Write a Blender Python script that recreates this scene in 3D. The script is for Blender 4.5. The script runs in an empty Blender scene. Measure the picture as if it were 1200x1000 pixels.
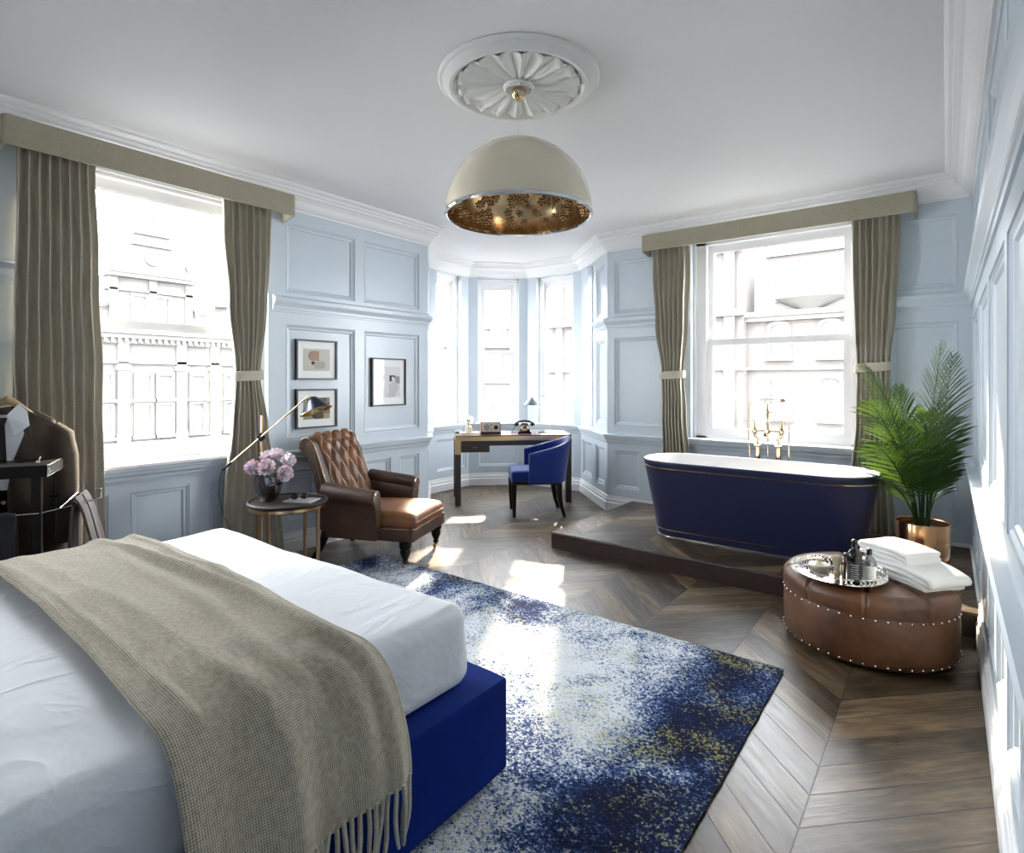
import bpy, bmesh, math, random
from math import sin, cos, pi, radians, sqrt, atan2, hypot
from mathutils import Vector, Matrix, Euler, noise

random.seed(7)
SC = bpy.context.scene
COL = SC.collection

# ------------------------------------------------------------------ camera
F_PX, CAM_H = 665.0, 1.35
cd = bpy.data.cameras.new('camera'); cam = bpy.data.objects.new('camera', cd); COL.objects.link(cam)
cam.location = (0, 0, CAM_H)
cam.rotation_euler = (radians(90), 0, math.atan(510 / F_PX))
cd.sensor_width = 36; cd.lens = F_PX * 36 / 1200
cd.shift_y = -(500 - 447) / 1200
cd.clip_start = 0.02; cd.clip_end = 300
SC.camera = cam

# ------------------------------------------------------------------ world, sun, exposure
SC.view_settings.view_transform = 'Standard'; SC.view_settings.look = 'None'
SC.view_settings.exposure = 0.45; SC.view_settings.gamma = 1.0
SC.cycles.use_denoising = True
try: SC.cycles.denoiser = 'OPENIMAGEDENOISE'
except Exception: pass
SC.cycles.max_bounces = 10; SC.cycles.diffuse_bounces = 6; SC.cycles.glossy_bounces = 5
SC.cycles.transparent_max_bounces = 16; SC.cycles.transmission_bounces = 8
SC.cycles.sample_clamp_indirect = 8; SC.cycles.caustics_reflective = False; SC.cycles.caustics_refractive = False
w = bpy.data.worlds.new('sky'); SC.world = w; w.use_nodes = True
bg = w.node_tree.nodes['Background']
bg.inputs[0].default_value = (0.93, 0.965, 1.0, 1); bg.inputs[1].default_value = 24.0

sd = bpy.data.lights.new('sun', 'SUN'); sd.energy = 15; sd.angle = radians(1.6); sd.color = (1.0, 0.82, 0.58)
sun = bpy.data.objects.new('sun', sd); COL.objects.link(sun)
SUN_AZ, SUN_EL = radians(30), radians(26)      # travels towards -Y, a little towards +X
sv = Vector((sin(SUN_AZ) * cos(SUN_EL), -cos(SUN_AZ) * cos(SUN_EL), -sin(SUN_EL)))
sun.rotation_euler = sv.to_track_quat('-Z', 'Y').to_euler()

def portal(cx, cy, cz, w_, h_, inward):
    ld = bpy.data.lights.new('window_daylight', 'AREA'); ld.shape = 'RECTANGLE'; ld.size = w_; ld.size_y = h_
    ld.cycles.is_portal = True
    o = bpy.data.objects.new('window_daylight', ld); COL.objects.link(o); o.location = (cx, cy, cz)
    o.rotation_euler = Vector((inward[0], inward[1], 0)).to_track_quat('-Z', 'Z').to_euler()

# ------------------------------------------------------------------ materials
class NT:
    def __init__(s, name):
        s.mat = bpy.data.materials.new(name); s.mat.use_nodes = True
        s.t = s.mat.node_tree; s.n = s.t.nodes; s.l = s.t.links
        s.b = s.n['Principled BSDF']
        s.tc = s.n.new('ShaderNodeTexCoord')
    def lk(s, a, b): s.l.new(a, b)
    def put(s, sock, v):
        if isinstance(v, bpy.types.NodeSocket): s.lk(v, sock)
        elif v is not None: sock.default_value = v
    def m(s, op, a, b=None, c=None, clamp=False):
        n = s.n.new('ShaderNodeMath'); n.operation = op; n.use_clamp = clamp
        for i, v in enumerate((a, b, c)): s.put(n.inputs[i], v) if v is not None else None
        return n.outputs[0]
    def xyz(s, x, y, z):
        n = s.n.new('ShaderNodeCombineXYZ')
        for i, v in enumerate((x, y, z)): s.put(n.inputs[i], v)
        return n.outputs[0]
    def sep(s, v):
        n = s.n.new('ShaderNodeSeparateXYZ'); s.lk(v, n.inputs[0]); return n.outputs
    def noise(s, vec, scale, detail=3, rough=0.5, dist=0.0):
        n = s.n.new('ShaderNodeTexNoise'); s.lk(vec, n.inputs['Vector'])
        n.inputs['Scale'].default_value = scale; n.inputs['Detail'].default_value = detail
        n.inputs['Roughness'].default_value = rough; n.inputs['Distortion'].default_value = dist
        return n.outputs[0]
    def white(s, vec):
        n = s.n.new('ShaderNodeTexWhiteNoise'); n.noise_dimensions = '3D'; s.lk(vec, n.inputs['Vector']); return n.outputs[0]
    def ramp(s, fac, stops, interp='LINEAR'):
        n = s.n.new('ShaderNodeValToRGB'); n.color_ramp.interpolation = interp
        e = n.color_ramp.elements
        while len(e) < len(stops): e.new(0.5)
        for i, (p, c) in enumerate(stops): e[i].position = p; e[i].color = (*c, 1)
        s.put(n.inputs[0], fac); return n.outputs[0]
    def mix(s, f, a, b, mode='MIX'):
        n = s.n.new('ShaderNodeMix'); n.data_type = 'RGBA'; n.blend_type = mode
        s.put(n.inputs[0], f)
        s.put(n.inputs[6], (*a, 1) if isinstance(a, tuple) else a)
        s.put(n.inputs[7], (*b, 1) if isinstance(b, tuple) else b)
        return n.outputs[2]
    def mr(s, v, a, b, c, d):
        n = s.n.new('ShaderNodeMapRange'); s.put(n.inputs[0], v)
        for i, x in enumerate((a, b, c, d)): n.inputs[i + 1].default_value = x
        return n.outputs[0]
    def bump(s, h, strength=0.3, dist=0.01):
        n = s.n.new('ShaderNodeBump'); n.inputs['Strength'].default_value = strength; n.inputs['Distance'].default_value = dist
        s.lk(h, n.inputs['Height']); s.lk(n.outputs[0], s.b.inputs['Normal'])
    def set(s, col=None, rough=None, metal=None, **kw):
        if col is not None: s.put(s.b.inputs['Base Color'], (*col, 1) if isinstance(col, tuple) else col)
        if rough is not None: s.put(s.b.inputs['Roughness'], rough)
        if metal is not None: s.put(s.b.inputs['Metallic'], metal)
        for k, v in kw.items(): s.put(s.b.inputs[k.replace('_', ' ')], v)
        return s.mat

def plain(name, col, rough=0.5, metal=0.0, nscale=None, namp=0.08, bump=0, bscale=80, **kw):
    t = NT(name)
    o = t.tc.outputs['Object']
    c = col
    if nscale:
        f = t.noise(o, nscale, 4)
        c = t.mix(f, tuple(x * (1 - namp) for x in col), tuple(min(1, x * (1 + namp)) for x in col))
    if bump: t.bump(t.noise(o, bscale, 3), bump, 0.004)
    return t.set(c, rough, metal, **kw)

M = {}
M['wall'] = plain('wall_paint_blue', (0.55, 0.615, 0.67), 0.32, nscale=3, namp=0.03)
M['white'] = plain('white_paint', (0.80, 0.80, 0.80), 0.4, nscale=4, namp=0.02)
M['ceiling'] = plain('ceiling_paint', (0.80, 0.80, 0.80), 0.62, nscale=2, namp=0.02)
M['frame'] = plain('window_paint', (0.84, 0.84, 0.85), 0.35, nscale=4, namp=0.02)
M['plaster'] = plain('plaster', (0.78, 0.78, 0.76), 0.55, nscale=6, namp=0.03)
M['blue_velvet'] = plain('blue_velvet', (0.003, 0.020, 0.15), 0.85, nscale=9, namp=0.25, bump=0.25, bscale=500, Specular_IOR_Level=0.2)
M['blue_velvet'].node_tree.nodes['Principled BSDF'].inputs['Sheen Weight'].default_value = 0.3
M['blue_bed'] = plain('blue_bed_fabric', (0.0, 0.016, 0.15), 0.9, nscale=9, namp=0.2, bump=0.25, bscale=500, Specular_IOR_Level=0.15)
M['tub_blue'] = plain('tub_enamel_blue', (0.009, 0.013, 0.050), 0.45, nscale=3, namp=0.06)
M['enamel'] = plain('enamel_white', (0.74, 0.73, 0.73), 0.15, nscale=3, namp=0.01)
M['bronze'] = plain('bronze', (0.40, 0.27, 0.15), 0.3, 1.0, nscale=12, namp=0.2)
M['brass'] = plain('brass', (0.66, 0.46, 0.23), 0.22, 1.0, nscale=12, namp=0.1)
M['pale_brass'] = plain('pale_brass', (0.62, 0.47, 0.30), 0.14, 1.0, nscale=12, namp=0.08)
M['chrome'] = plain('chrome', (0.86, 0.85, 0.82), 0.08, 1.0, nscale=12, namp=0.02)
M['black_metal'] = plain('black_metal', (0.012, 0.014, 0.02), 0.35, 0.3, nscale=12, namp=0.1)
M['dark_wood'] = plain('dark_wood', (0.018, 0.012, 0.009), 0.5, nscale=12, namp=0.3, Specular_IOR_Level=0.2)
M['ebony'] = plain('black_wood', (0.007, 0.006, 0.005), 0.45, nscale=12, namp=0.3, Specular_IOR_Level=0.2)
M['desk_lacquer'] = plain('grey_brown_lacquer', (0.045, 0.036, 0.030), 0.45, nscale=14, namp=0.15)
M['desk_top'] = plain('dark_red_wood', (0.09, 0.045, 0.035), 0.22, nscale=8, namp=0.25)
M['black'] = plain('black_frame', (0.006, 0.006, 0.007), 0.4, nscale=10, namp=0.1)
M['paper'] = plain('mat_board', (0.86, 0.86, 0.85), 0.6, nscale=10, namp=0.01)
M['towel'] = plain('towel_cotton', (0.83, 0.83, 0.82), 0.95, nscale=30, namp=0.03, bump=0.7, bscale=420)
M['shirt'] = plain('shirt_cotton', (0.80, 0.82, 0.85), 0.9, nscale=20, namp=0.03, bump=0.2, bscale=200)
M['dark_tile'] = plain('radio_grille', (0.35, 0.35, 0.33), 0.5, nscale=200, namp=0.5)
M['cream'] = plain('cream_plastic', (0.72, 0.66, 0.52), 0.45, nscale=20, namp=0.06)
M['copper'] = plain('copper', (0.62, 0.34, 0.17), 0.2, 1.0, nscale=9, namp=0.2)
M['soil'] = plain('soil', (0.03, 0.02, 0.012), 0.95, nscale=60, namp=0.5, bump=0.8, bscale=90)
M['bakelite'] = plain('black_bakelite', (0.008, 0.008, 0.009), 0.12, nscale=5, namp=0.1)
M['seal'] = plain('shade_navy', (0.012, 0.016, 0.035), 0.25, 0.4, nscale=5, namp=0.1)
M['grey_metal'] = plain('shade_slate', (0.10, 0.13, 0.15), 0.35, 0.2, nscale=5, namp=0.1)
M['bristle'] = plain('badger_bristle', (0.40, 0.34, 0.25), 0.9, nscale=30, namp=0.2, bump=0.8, bscale=300)
M['horn'] = plain('turned_wood', (0.36, 0.25, 0.13), 0.35, nscale=25, namp=0.3)
M['cabinet_wood'] = plain('walnut', (0.20, 0.10, 0.055), 0.4, nscale=14, namp=0.35)
M['stem'] = plain('stem_green', (0.05, 0.11, 0.03), 0.6, nscale=20, namp=0.2)

def leather(name, dark, mid, light, rough=0.33):
    t = NT(name); o = t.tc.outputs['Object']
    a = t.noise(o, 5, 5, 0.6); b = t.noise(o, 60, 4, 0.6)
    f = t.m('ADD', t.m('MULTIPLY', a, 0.8), t.m('MULTIPLY', b, 0.25))
    c = t.ramp(f, [(0.35, dark), (0.52, mid), (0.72, light)])
    v = t.n.new('ShaderNodeTexVoronoi'); v.inputs['Scale'].default_value = 240; t.lk(o, v.inputs['Vector'])
    t.bump(t.m('ADD', v.outputs[0], t.m('MULTIPLY', b, 1.5)), 0.18, 0.003)
    return t.set(c, t.mr(b, 0.3, 0.7, rough - 0.06, rough + 0.12))
M['leather'] = leather('chestnut_leather', (0.050, 0.017, 0.005), (0.140, 0.050, 0.012), (0.27, 0.105, 0.025), 0.36)
M['leather_dark'] = leather('brown_leather', (0.022, 0.010, 0.006), (0.043, 0.019, 0.010), (0.080, 0.034, 0.016), 0.42)
M['leather_ott'] = leather('cocoa_leather', (0.045, 0.017, 0.007), (0.092, 0.037, 0.015), (0.150, 0.064, 0.026), 0.40)

def cloth(name, c1, c2, scale, bumpk=0.5, rough=0.92, twill=False, dist=0.003):
    t = NT(name); o = t.tc.outputs['Object']
    x, y, z = t.sep(o)[:3]
    a = t.m('SINE', t.m('MULTIPLY', t.m('ADD', x, t.m('MULTIPLY', z, 0.0)), scale))
    g = t.m('ADD', y, z)
    b = t.m('SINE', t.m('MULTIPLY', g, scale))
    wv = t.m('MULTIPLY', a, b)
    nz = t.noise(o, scale * 0.35, 3, 0.7)
    big = t.noise(o, 6, 3)
    f = t.m('ADD', t.m('MULTIPLY', wv, 0.22), t.m('ADD', t.m('MULTIPLY', nz, 0.9), t.m('MULTIPLY', big, 0.1)))
    c = t.ramp(f, [(0.30, c1), (0.68, c2)])
    t.bump(t.m('ADD', wv, nz), bumpk, dist)
    return t.set(c, rough, Sheen_Weight=0.15)
M['curtain'] = cloth('curtain_tweed', (0.30, 0.275, 0.215), (0.62, 0.58, 0.475), 900, 0.35)
M['pelmet'] = cloth('pelmet_tweed', (0.20, 0.18, 0.125), (0.43, 0.395, 0.30), 700, 0.3)
M['tweed'] = cloth('brown_tweed', (0.034, 0.023, 0.015), (0.080, 0.055, 0.037), 800, 0.3)
M['dark_cloth'] = cloth('charcoal_wool', (0.010, 0.010, 0.012), (0.026, 0.025, 0.028), 800, 0.3)

def throw_mat():
    t = NT('throw_basket_weave'); o = t.tc.outputs['UV']
    x, y = t.sep(o)[:2]
    S = 560.0
    a = t.m('SINE', t.m('MULTIPLY', t.m('ADD', x, y), S)); b = t.m('SINE', t.m('MULTIPLY', t.m('SUBTRACT', x, y), S))
    wv = t.m('MULTIPLY', a, b)
    nz = t.noise(o, 60, 4, 0.6)
    f = t.m('ADD', t.m('MULTIPLY', wv, 0.30), t.m('ADD', t.m('MULTIPLY', nz, 0.55), 0.25))
    c = t.ramp(f, [(0.20, (0.16, 0.135, 0.09)), (0.52, (0.43, 0.385, 0.29)), (0.85, (0.66, 0.61, 0.49))])
    t.bump(f, 0.9, 0.004)
    return t.set(c, 0.95, Sheen_Weight=0.2)
M['throw'] = throw_mat()
M['throw_strand'] = plain('throw_strand', (0.48, 0.45, 0.37), 0.95, nscale=120, namp=0.3, bump=0.8, bscale=260)

def sheet_mat():
    t = NT('bed_linen'); o = t.tc.outputs['Object']
    n = t.n.new('ShaderNodeMapping'); t.lk(o, n.inputs[0]); n.inputs['Scale'].default_value = (1.0, 0.6, 1); n.inputs['Rotation'].default_value = (0, 0, 0.5)
    a = t.noise(n.outputs[0], 4, 3, 0.5, 1.4)
    r = t.m('ABSOLUTE', t.m('SUBTRACT', a, 0.5)); r = t.m('POWER', t.m('SUBTRACT', 1.0, t.m('MULTIPLY', r, 2.0)), 6.0)
    b = t.noise(o, 2.4, 5, 0.6, 0.8)
    t.bump(t.m('ADD', t.m('MULTIPLY', r, 0.30), b), 0.38, 0.03)
    return t.set((0.74, 0.76, 0.79), 0.7, Sheen_Weight=0.1)
M['sheet'] = sheet_mat()

def wood_floor(name, dark, mid, light, kbright=1.0):
    t = NT(name); o = t.tc.outputs['Object']
    X, Y, Z = t.sep(o)[:3]
    W, P = 0.4905, 0.1735
    tt = t.m('DIVIDE', t.m('ADD', X, 0.356), W)
    k = t.m('FLOOR', tt); fu = t.m('SUBTRACT', tt, k)
    odd = t.m('FLOORED_MODULO', k, 2.0)
    sg = t.m('SUBTRACT', 1.0, t.m('MULTIPLY', odd, 2.0))
    tri = t.m('MULTIPLY', t.m('ADD', t.m('MULTIPLY', fu, sg), odd), W)
    p = t.m('ADD', t.m('DIVIDE', t.m('SUBTRACT', Y, tri), P), 0.14)
    idx = t.m('FLOOR', p); fp = t.m('SUBTRACT', p, idx)
    e1 = t.m('MULTIPLY', t.m('MINIMUM', fp, t.m('SUBTRACT', 1.0, fp)), 0.122)
    e2 = t.m('MULTIPLY', t.m('MINIMUM', fu, t.m('SUBTRACT', 1.0, fu)), W)
    e = t.m('MINIMUM', e1, e2)
    line = t.mr(e, 0.0007, 0.0026, 0.0, 1.0)
    r1 = t.white(t.xyz(k, idx, 3.3)); r2 = t.white(t.xyz(k, idx, 9.1))
    along = t.m('MULTIPLY', t.m('ADD', X, t.m('MULTIPLY', sg, Y)), 0.7071)
    across = t.m('MULTIPLY', t.m('SUBTRACT', Y, t.m('MULTIPLY', sg, X)), 0.7071)
    v1 = t.xyz(t.m('ADD', along, t.m('MULTIPLY', r1, 30.0)), t.m('MULTIPLY', across, 7.0), t.m('MULTIPLY', r2, 20.0))
    g1 = t.noise(v1, 2.2, 6, 0.62, 1.2)
    v2 = t.xyz(t.m('ADD', along, t.m('MULTIPLY', r2, 30.0)), t.m('MULTIPLY', across, 26.0), t.m('MULTIPLY', r1, 20.0))
    g2 = t.noise(v2, 5.0, 5, 0.7, 0.4)
    v3 = t.xyz(t.m('ADD', t.m('MULTIPLY', along, 1.3), t.m('MULTIPLY', r2, 50.0)), t.m('MULTIPLY', across, 5.0), t.m('MULTIPLY', r1, 40.0))
    kn = t.m('POWER', t.noise(v3, 2.6, 4, 0.6, 2.2), 3.0)
    f = t.m('ADD', t.m('MULTIPLY', g1, 0.62), t.m('MULTIPLY', g2, 0.50))
    f = t.m('ADD', f, t.m('MULTIPLY', t.m('SUBTRACT', r1, 0.5), 0.30))
    f = t.m('SUBTRACT', f, t.m('MULTIPLY', kn, 0.7))
    c = t.ramp(f, [(0.30, dark), (0.53, mid), (0.76, light)])
    warm = t.mix(t.m('MULTIPLY', r2, 0.5), c, (1.0, 0.80, 0.55), 'MULTIPLY')
    c = t.mix(line, (0.008, 0.006, 0.004), warm)
    t.bump(t.m('ADD', t.m('MULTIPLY', f, 0.35), line), 0.35, 0.003)
    return t.set(c, t.mr(g2, 0.3, 0.7, 0.34, 0.52), Coat_Weight=0.05, Coat_Roughness=0.25)
M['floor'] = wood_floor('chevron_oak', (0.014, 0.0095, 0.0055), (0.082, 0.059, 0.036), (0.215, 0.158, 0.096))
M['riser'] = plain('riser_wood', (0.035, 0.020, 0.015), 0.4, nscale=8, namp=0.5)

def rug_mat():
    t = NT('abstract_rug_pile'); o = t.tc.outputs['Object']
    X, Y, Z = t.sep(o)[:3]
    mp = t.n.new('ShaderNodeMapping'); t.lk(o, mp.inputs[0]); mp.inputs['Scale'].default_value = (1.0, 0.85, 1); mp.inputs['Location'].default_value = (3.1, 1.4, 0)
    v = mp.outputs[0]
    big = t.noise(v, 1.25, 7, 0.62, 0.7)
    big2 = t.noise(v, 3.2, 6, 0.65, 0.5)
    fine = t.noise(o, 62, 3, 0.75)
    vf = t.n.new('ShaderNodeTexVoronoi'); vf.inputs['Scale'].default_value = 150; t.lk(o, vf.inputs['Vector'])
    cellr = t.sep(vf.outputs['Color'])[0]
    sp = t.m('ADD', t.m('MULTIPLY', t.m('SUBTRACT', cellr, 0.5), 0.26), t.m('MULTIPLY', t.m('SUBTRACT', fine, 0.5), 0.55))
    # lighter middle, darker hem at the right and far edges
    er = t.mr(t.m('ADD', X, t.m('MULTIPLY', t.m('SUBTRACT', big2, 0.5), 0.35)), -1.05, -0.84, 0.0, 0.27)
    ef = t.mr(t.m('ADD', Y, t.m('MULTIPLY', t.m('SUBTRACT', big2, 0.5), 0.3)), 2.45, 2.82, 0.0, 0.10)
    cx = t.m('SUBTRACT', X, -1.45); cy = t.m('SUBTRACT', Y, 1.95)
    dd = t.m('SQRT', t.m('ADD', t.m('MULTIPLY', cx, cx), t.m('MULTIPLY', t.m('MULTIPLY', cy, cy), 0.7)))
    cen = t.mr(dd, 0.1, 1.15, 0.20, 0.03)
    f = t.m('ADD', t.m('ADD', t.m('ADD', t.m('MULTIPLY', big, 1.15), -0.028), t.m('MULTIPLY', t.m('SUBTRACT', big2, 0.5), 0.85)), sp)
    f = t.m('ADD', t.m('SUBTRACT', t.m('SUBTRACT', f, er), ef), cen)
    c = t.ramp(f, [(0.30, (0.006, 0.009, 0.03)), (0.40, (0.012, 0.028, 0.10)), (0.50, (0.055, 0.10, 0.23)), (0.575, (0.27, 0.33, 0.43)), (0.67, (0.66, 0.69, 0.71))])
    ol = t.noise(t.xyz(t.m('ADD', X, 7.0), Y, 4.0), 3.0, 6, 0.65, 0.6)
    om = t.mr(t.m('ADD', ol, t.m('MULTIPLY', sp, 1.3)), 0.62, 0.74, 0.0, 0.65)
    c = t.mix(om, c, (0.36, 0.36, 0.10))
    t.bump(t.m('ADD', fine, t.m('MULTIPLY', cellr, 0.7)), 0.9, 0.012)
    return t.set(c, 1.0, Specular_IOR_Level=0.1)
M['rug'] = rug_mat()

def glass_mat(name, tint=(1, 1, 1), refl=0.07, rough=0.0):
    m = bpy.data.materials.new(name); m.use_nodes = True; t = m.node_tree; t.nodes.clear()
    o = t.nodes.new('ShaderNodeOutputMaterial'); mx = t.nodes.new('ShaderNodeMixShader'); a = t.nodes.new('ShaderNodeBsdfTransparent'); g = t.nodes.new('ShaderNodeBsdfGlossy')
    a.inputs[0].default_value = (*tint, 1); g.inputs['Roughness'].default_value = rough
    mx.inputs[0].default_value = refl
    t.links.new(a.outputs[0], mx.inputs[1]); t.links.new(g.outputs[0], mx.inputs[2]); t.links.new(mx.outputs[0], o.inputs[0])
    return m
M['glass'] = glass_mat('window_glass', (1, 1, 1), 0.05)
M['picture_glass'] = glass_mat('picture_glass', (1, 1, 1), 0.012)
M['clear'] = glass_mat('clear_glass', (0.97, 0.97, 0.97), 0.14)
M['smoke'] = glass_mat('smoked_glass', (0.42, 0.43, 0.48), 0.22, 0.03)
M['amber'] = glass_mat('amber_glass', (0.28, 0.13, 0.05), 0.14)

# ------------------------------------------------------------------ mesh builder
class MB:
    def __init__(s): s.bm = bmesh.new(); s.uv = None
    def _x(s, vs, Mx):
        if Mx is not None: bmesh.ops.transform(s.bm, matrix=Mx, verts=vs)
    def box(s, x0, x1, y0, y1, z0, z1, bev=0, seg=2, Mx=None):
        before = set(s.bm.verts) if bev else None
        r = bmesh.ops.create_cube(s.bm, size=1.0)
        vs = r['verts']
        for v in vs:
            v.co = Vector((x0 + (v.co.x + .5) * (x1 - x0), y0 + (v.co.y + .5) * (y1 - y0), z0 + (v.co.z + .5) * (z1 - z0)))
        if bev:
            es = list({e for v in vs for e in v.link_edges})
            bmesh.ops.bevel(s.bm, geom=es, offset=bev, segments=seg, profile=0.5, affect='EDGES')
            vs = [v for v in s.bm.verts if v not in before]
        s._x(vs, Mx); return s
    def rings(s, rings, closed=True, cap0=True, cap1=True, Mx=None, loop=False):
        vr = []
        for r in rings: vr.append([s.bm.verts.new(Vector(p)) for p in r])
        n = len(vr[0]); R = len(vr)
        for i in range(R if loop else R - 1):
            a, b = vr[i], vr[(i + 1) % R]
            for j in range(n if closed else n - 1):
                k = (j + 1) % n
                try: s.bm.faces.new((a[j], a[k], b[k], b[j]))
                except ValueError: pass
        if closed and not loop:
            if cap0: s.bm.faces.new(list(reversed(vr[0])))
            if cap1: s.bm.faces.new(vr[-1])
        s._x([v for r in vr for v in r], Mx); return s
    def lathe(s, prof, n=32, c=(0, 0, 0), Mx=None, sx=1.0, sy=1.0, cap0=True, cap1=True):
        rs = [[(c[0] + r * cos(2 * pi * j / n) * sx, c[1] + r * sin(2 * pi * j / n) * sy, c[2] + z) for j in range(n)] for r, z in prof]
        return s.rings(rs, True, cap0, cap1, Mx)
    def tube(s, pts, r, n=10, Mx=None, closed=False):
        pts = [Vector(p) for p in pts]; N = len(pts)
        rs = r if isinstance(r, (list, tuple)) else [r] * N
        rings = []; up = None
        for i, p in enumerate(pts):
            if closed: d = (pts[(i + 1) % N] - pts[i - 1])
            else: d = (pts[min(i + 1, N - 1)] - pts[max(i - 1, 0)])
            d.normalize()
            if up is None:
                up = Vector((0, 0, 1)) if abs(d.z) < 0.9 else Vector((1, 0, 0))
            a = d.cross(up).normalized(); b = a.cross(d).normalized(); up = b
            rings.append([p + a * rs[i] * cos(2 * pi * j / n) + b * rs[i] * sin(2 * pi * j / n) for j in range(n)])
        return s.rings(rings, True, not closed, not closed, Mx, loop=closed)
    def grid(s, fn, nu, nv, uvfn=None, closeu=False, Mx=None):
        vs = [[s.bm.verts.new(Vector(fn(i / nu, j / nv))) for j in range(nv + 1)] for i in range(nu if closeu else nu + 1)]
        if uvfn and s.uv is None: s.uv = s.bm.loops.layers.uv.new('UVMap')
        for i in range(nu):
            i2 = (i + 1) % nu if closeu else i + 1
            for j in range(nv):
                f = s.bm.faces.new((vs[i][j], vs[i2][j], vs[i2][j + 1], vs[i][j + 1]))
                if uvfn:
                    for l, (a, b) in zip(f.loops, ((i, j), (i + 1, j), (i + 1, j + 1), (i, j + 1))):
                        l[s.uv].uv = uvfn(a / nu, b / nv)
        s._x([v for r in vs for v in r], Mx); return s
    def poly(s, verts, faces, Mx=None):
        vs = [s.bm.verts.new(Vector(v)) for v in verts]
        for f in faces:
            try: s.bm.faces.new([vs[i] for i in f])
            except ValueError: pass
        s._x(vs, Mx); return s
    def prism(s, pts2, y0, y1, plane='xz', Mx=None):
        def P(a, b, h): return {'xz': (a, h, b), 'yz': (h, a, b), 'xy': (a, b, h)}[plane]
        return s.rings([[P(a, b, y0) for a, b in pts2], [P(a, b, y1) for a, b in pts2]], True, True, True, Mx)
    def sphere(s, c, r, n=16, m=10, sx=1, sy=1, sz=1, Mx=None):
        prof = [(r * sin(pi * i / m), -r * cos(pi * i / m)) for i in range(m + 1)]
        prof[0] = (r * 0.02, -r); prof[-1] = (r * 0.02, r)
        rs = [[(c[0] + q * cos(2 * pi * j / n) * sx, c[1] + q * sin(2 * pi * j / n) * sy, c[2] + z * sz) for j in range(n)] for q, z in prof]
        return s.rings(rs, True, True, True, Mx)
    def build(s, name, mat, parent=None, smooth=True, angle=38, sub=0, solid=0, norm=True):
        if norm: bmesh.ops.recalc_face_normals(s.bm, faces=s.bm.faces[:])
        me = bpy.data.meshes.new(name); s.bm.to_mesh(me); s.bm.free()
        me.materials.append(mat)
        if smooth:
            me.polygons.foreach_set('use_smooth', [True] * len(me.polygons))
            try: me.set_sharp_from_angle(angle=radians(angle))
            except Exception: pass
        o = bpy.data.objects.new(name, me); COL.objects.link(o)
        if parent: o.parent = parent
        if solid: md = o.modifiers.new('solid', 'SOLIDIFY'); md.thickness = solid; md.offset = 0
        if sub: md = o.modifiers.new('sub', 'SUBSURF'); md.levels = sub; md.render_levels = sub
        return o

def thing(name, label, cat, loc=(0, 0, 0), rz=0, group=None):
    o = bpy.data.objects.new(name, None); COL.objects.link(o); o.location = loc; o.rotation_euler = (0, 0, rz)
    o.empty_display_size = 0.05
    o['label'] = label; o['category'] = cat
    if group: o['group'] = group
    return o
def tag(o, label, cat, group=None, loc=None, rot=None):
    o['label'] = label; o['category'] = cat
    if group: o['group'] = group
    if loc is not None: o.location = loc
    if rot is not None: o.rotation_euler = rot
    return o
def struct(o): o['kind'] = 'structure'; return o
def empty_struct(name, loc=(0, 0, 0), rz=0):
    o = bpy.data.objects.new(name, None); COL.objects.link(o); o.location = loc; o.rotation_euler = (0, 0, rz); o['kind'] = 'structure'; return o
def copy_tree(o, parent=None):
    c = o.copy(); COL.objects.link(c)
    if parent is not None: c.parent = parent
    for ch in [x for x in bpy.data.objects if x.parent == o]: copy_tree(ch, c)
    return c
def look(d, up=(0, 0, 1)): return Vector(d).to_track_quat('Z', 'Y').to_matrix().to_4x4()
def T(x, y, z): return Matrix.Translation((x, y, z))
def RZ(a): return Matrix.Rotation(a, 4, 'Z')
def RX(a): return Matrix.Rotation(a, 4, 'X')
def RY(a): return Matrix.Rotation(a, 4, 'Y')
def interp(tab, x):
    if x <= tab[0][0]: return tab[0][1]
    for (a, b), (c, d) in zip(tab, tab[1:]):
        if x <= c:
            t = (x - a) / (c - a); t = t * t * (3 - 2 * t); return b + (d - b) * t
    return tab[-1][1]

# ------------------------------------------------------------------ the room
XL, XR, YB, YK, ZC = -4.124, 0.143, 5.333, -2.6, 2.875
L0, V1, V2, V3, V4, B0, R0 = (XL, 3.99), (-4.93, 4.79), (-4.93, 5.50), (-4.38, 6.05), (-3.57, 6.05), (-2.83, YB), (XR, YB)
CK, AK = (XR, YK), (XL, YK)
PATH = [AK, L0, V1, V2, V3, V4, B0, R0, CK]

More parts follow.
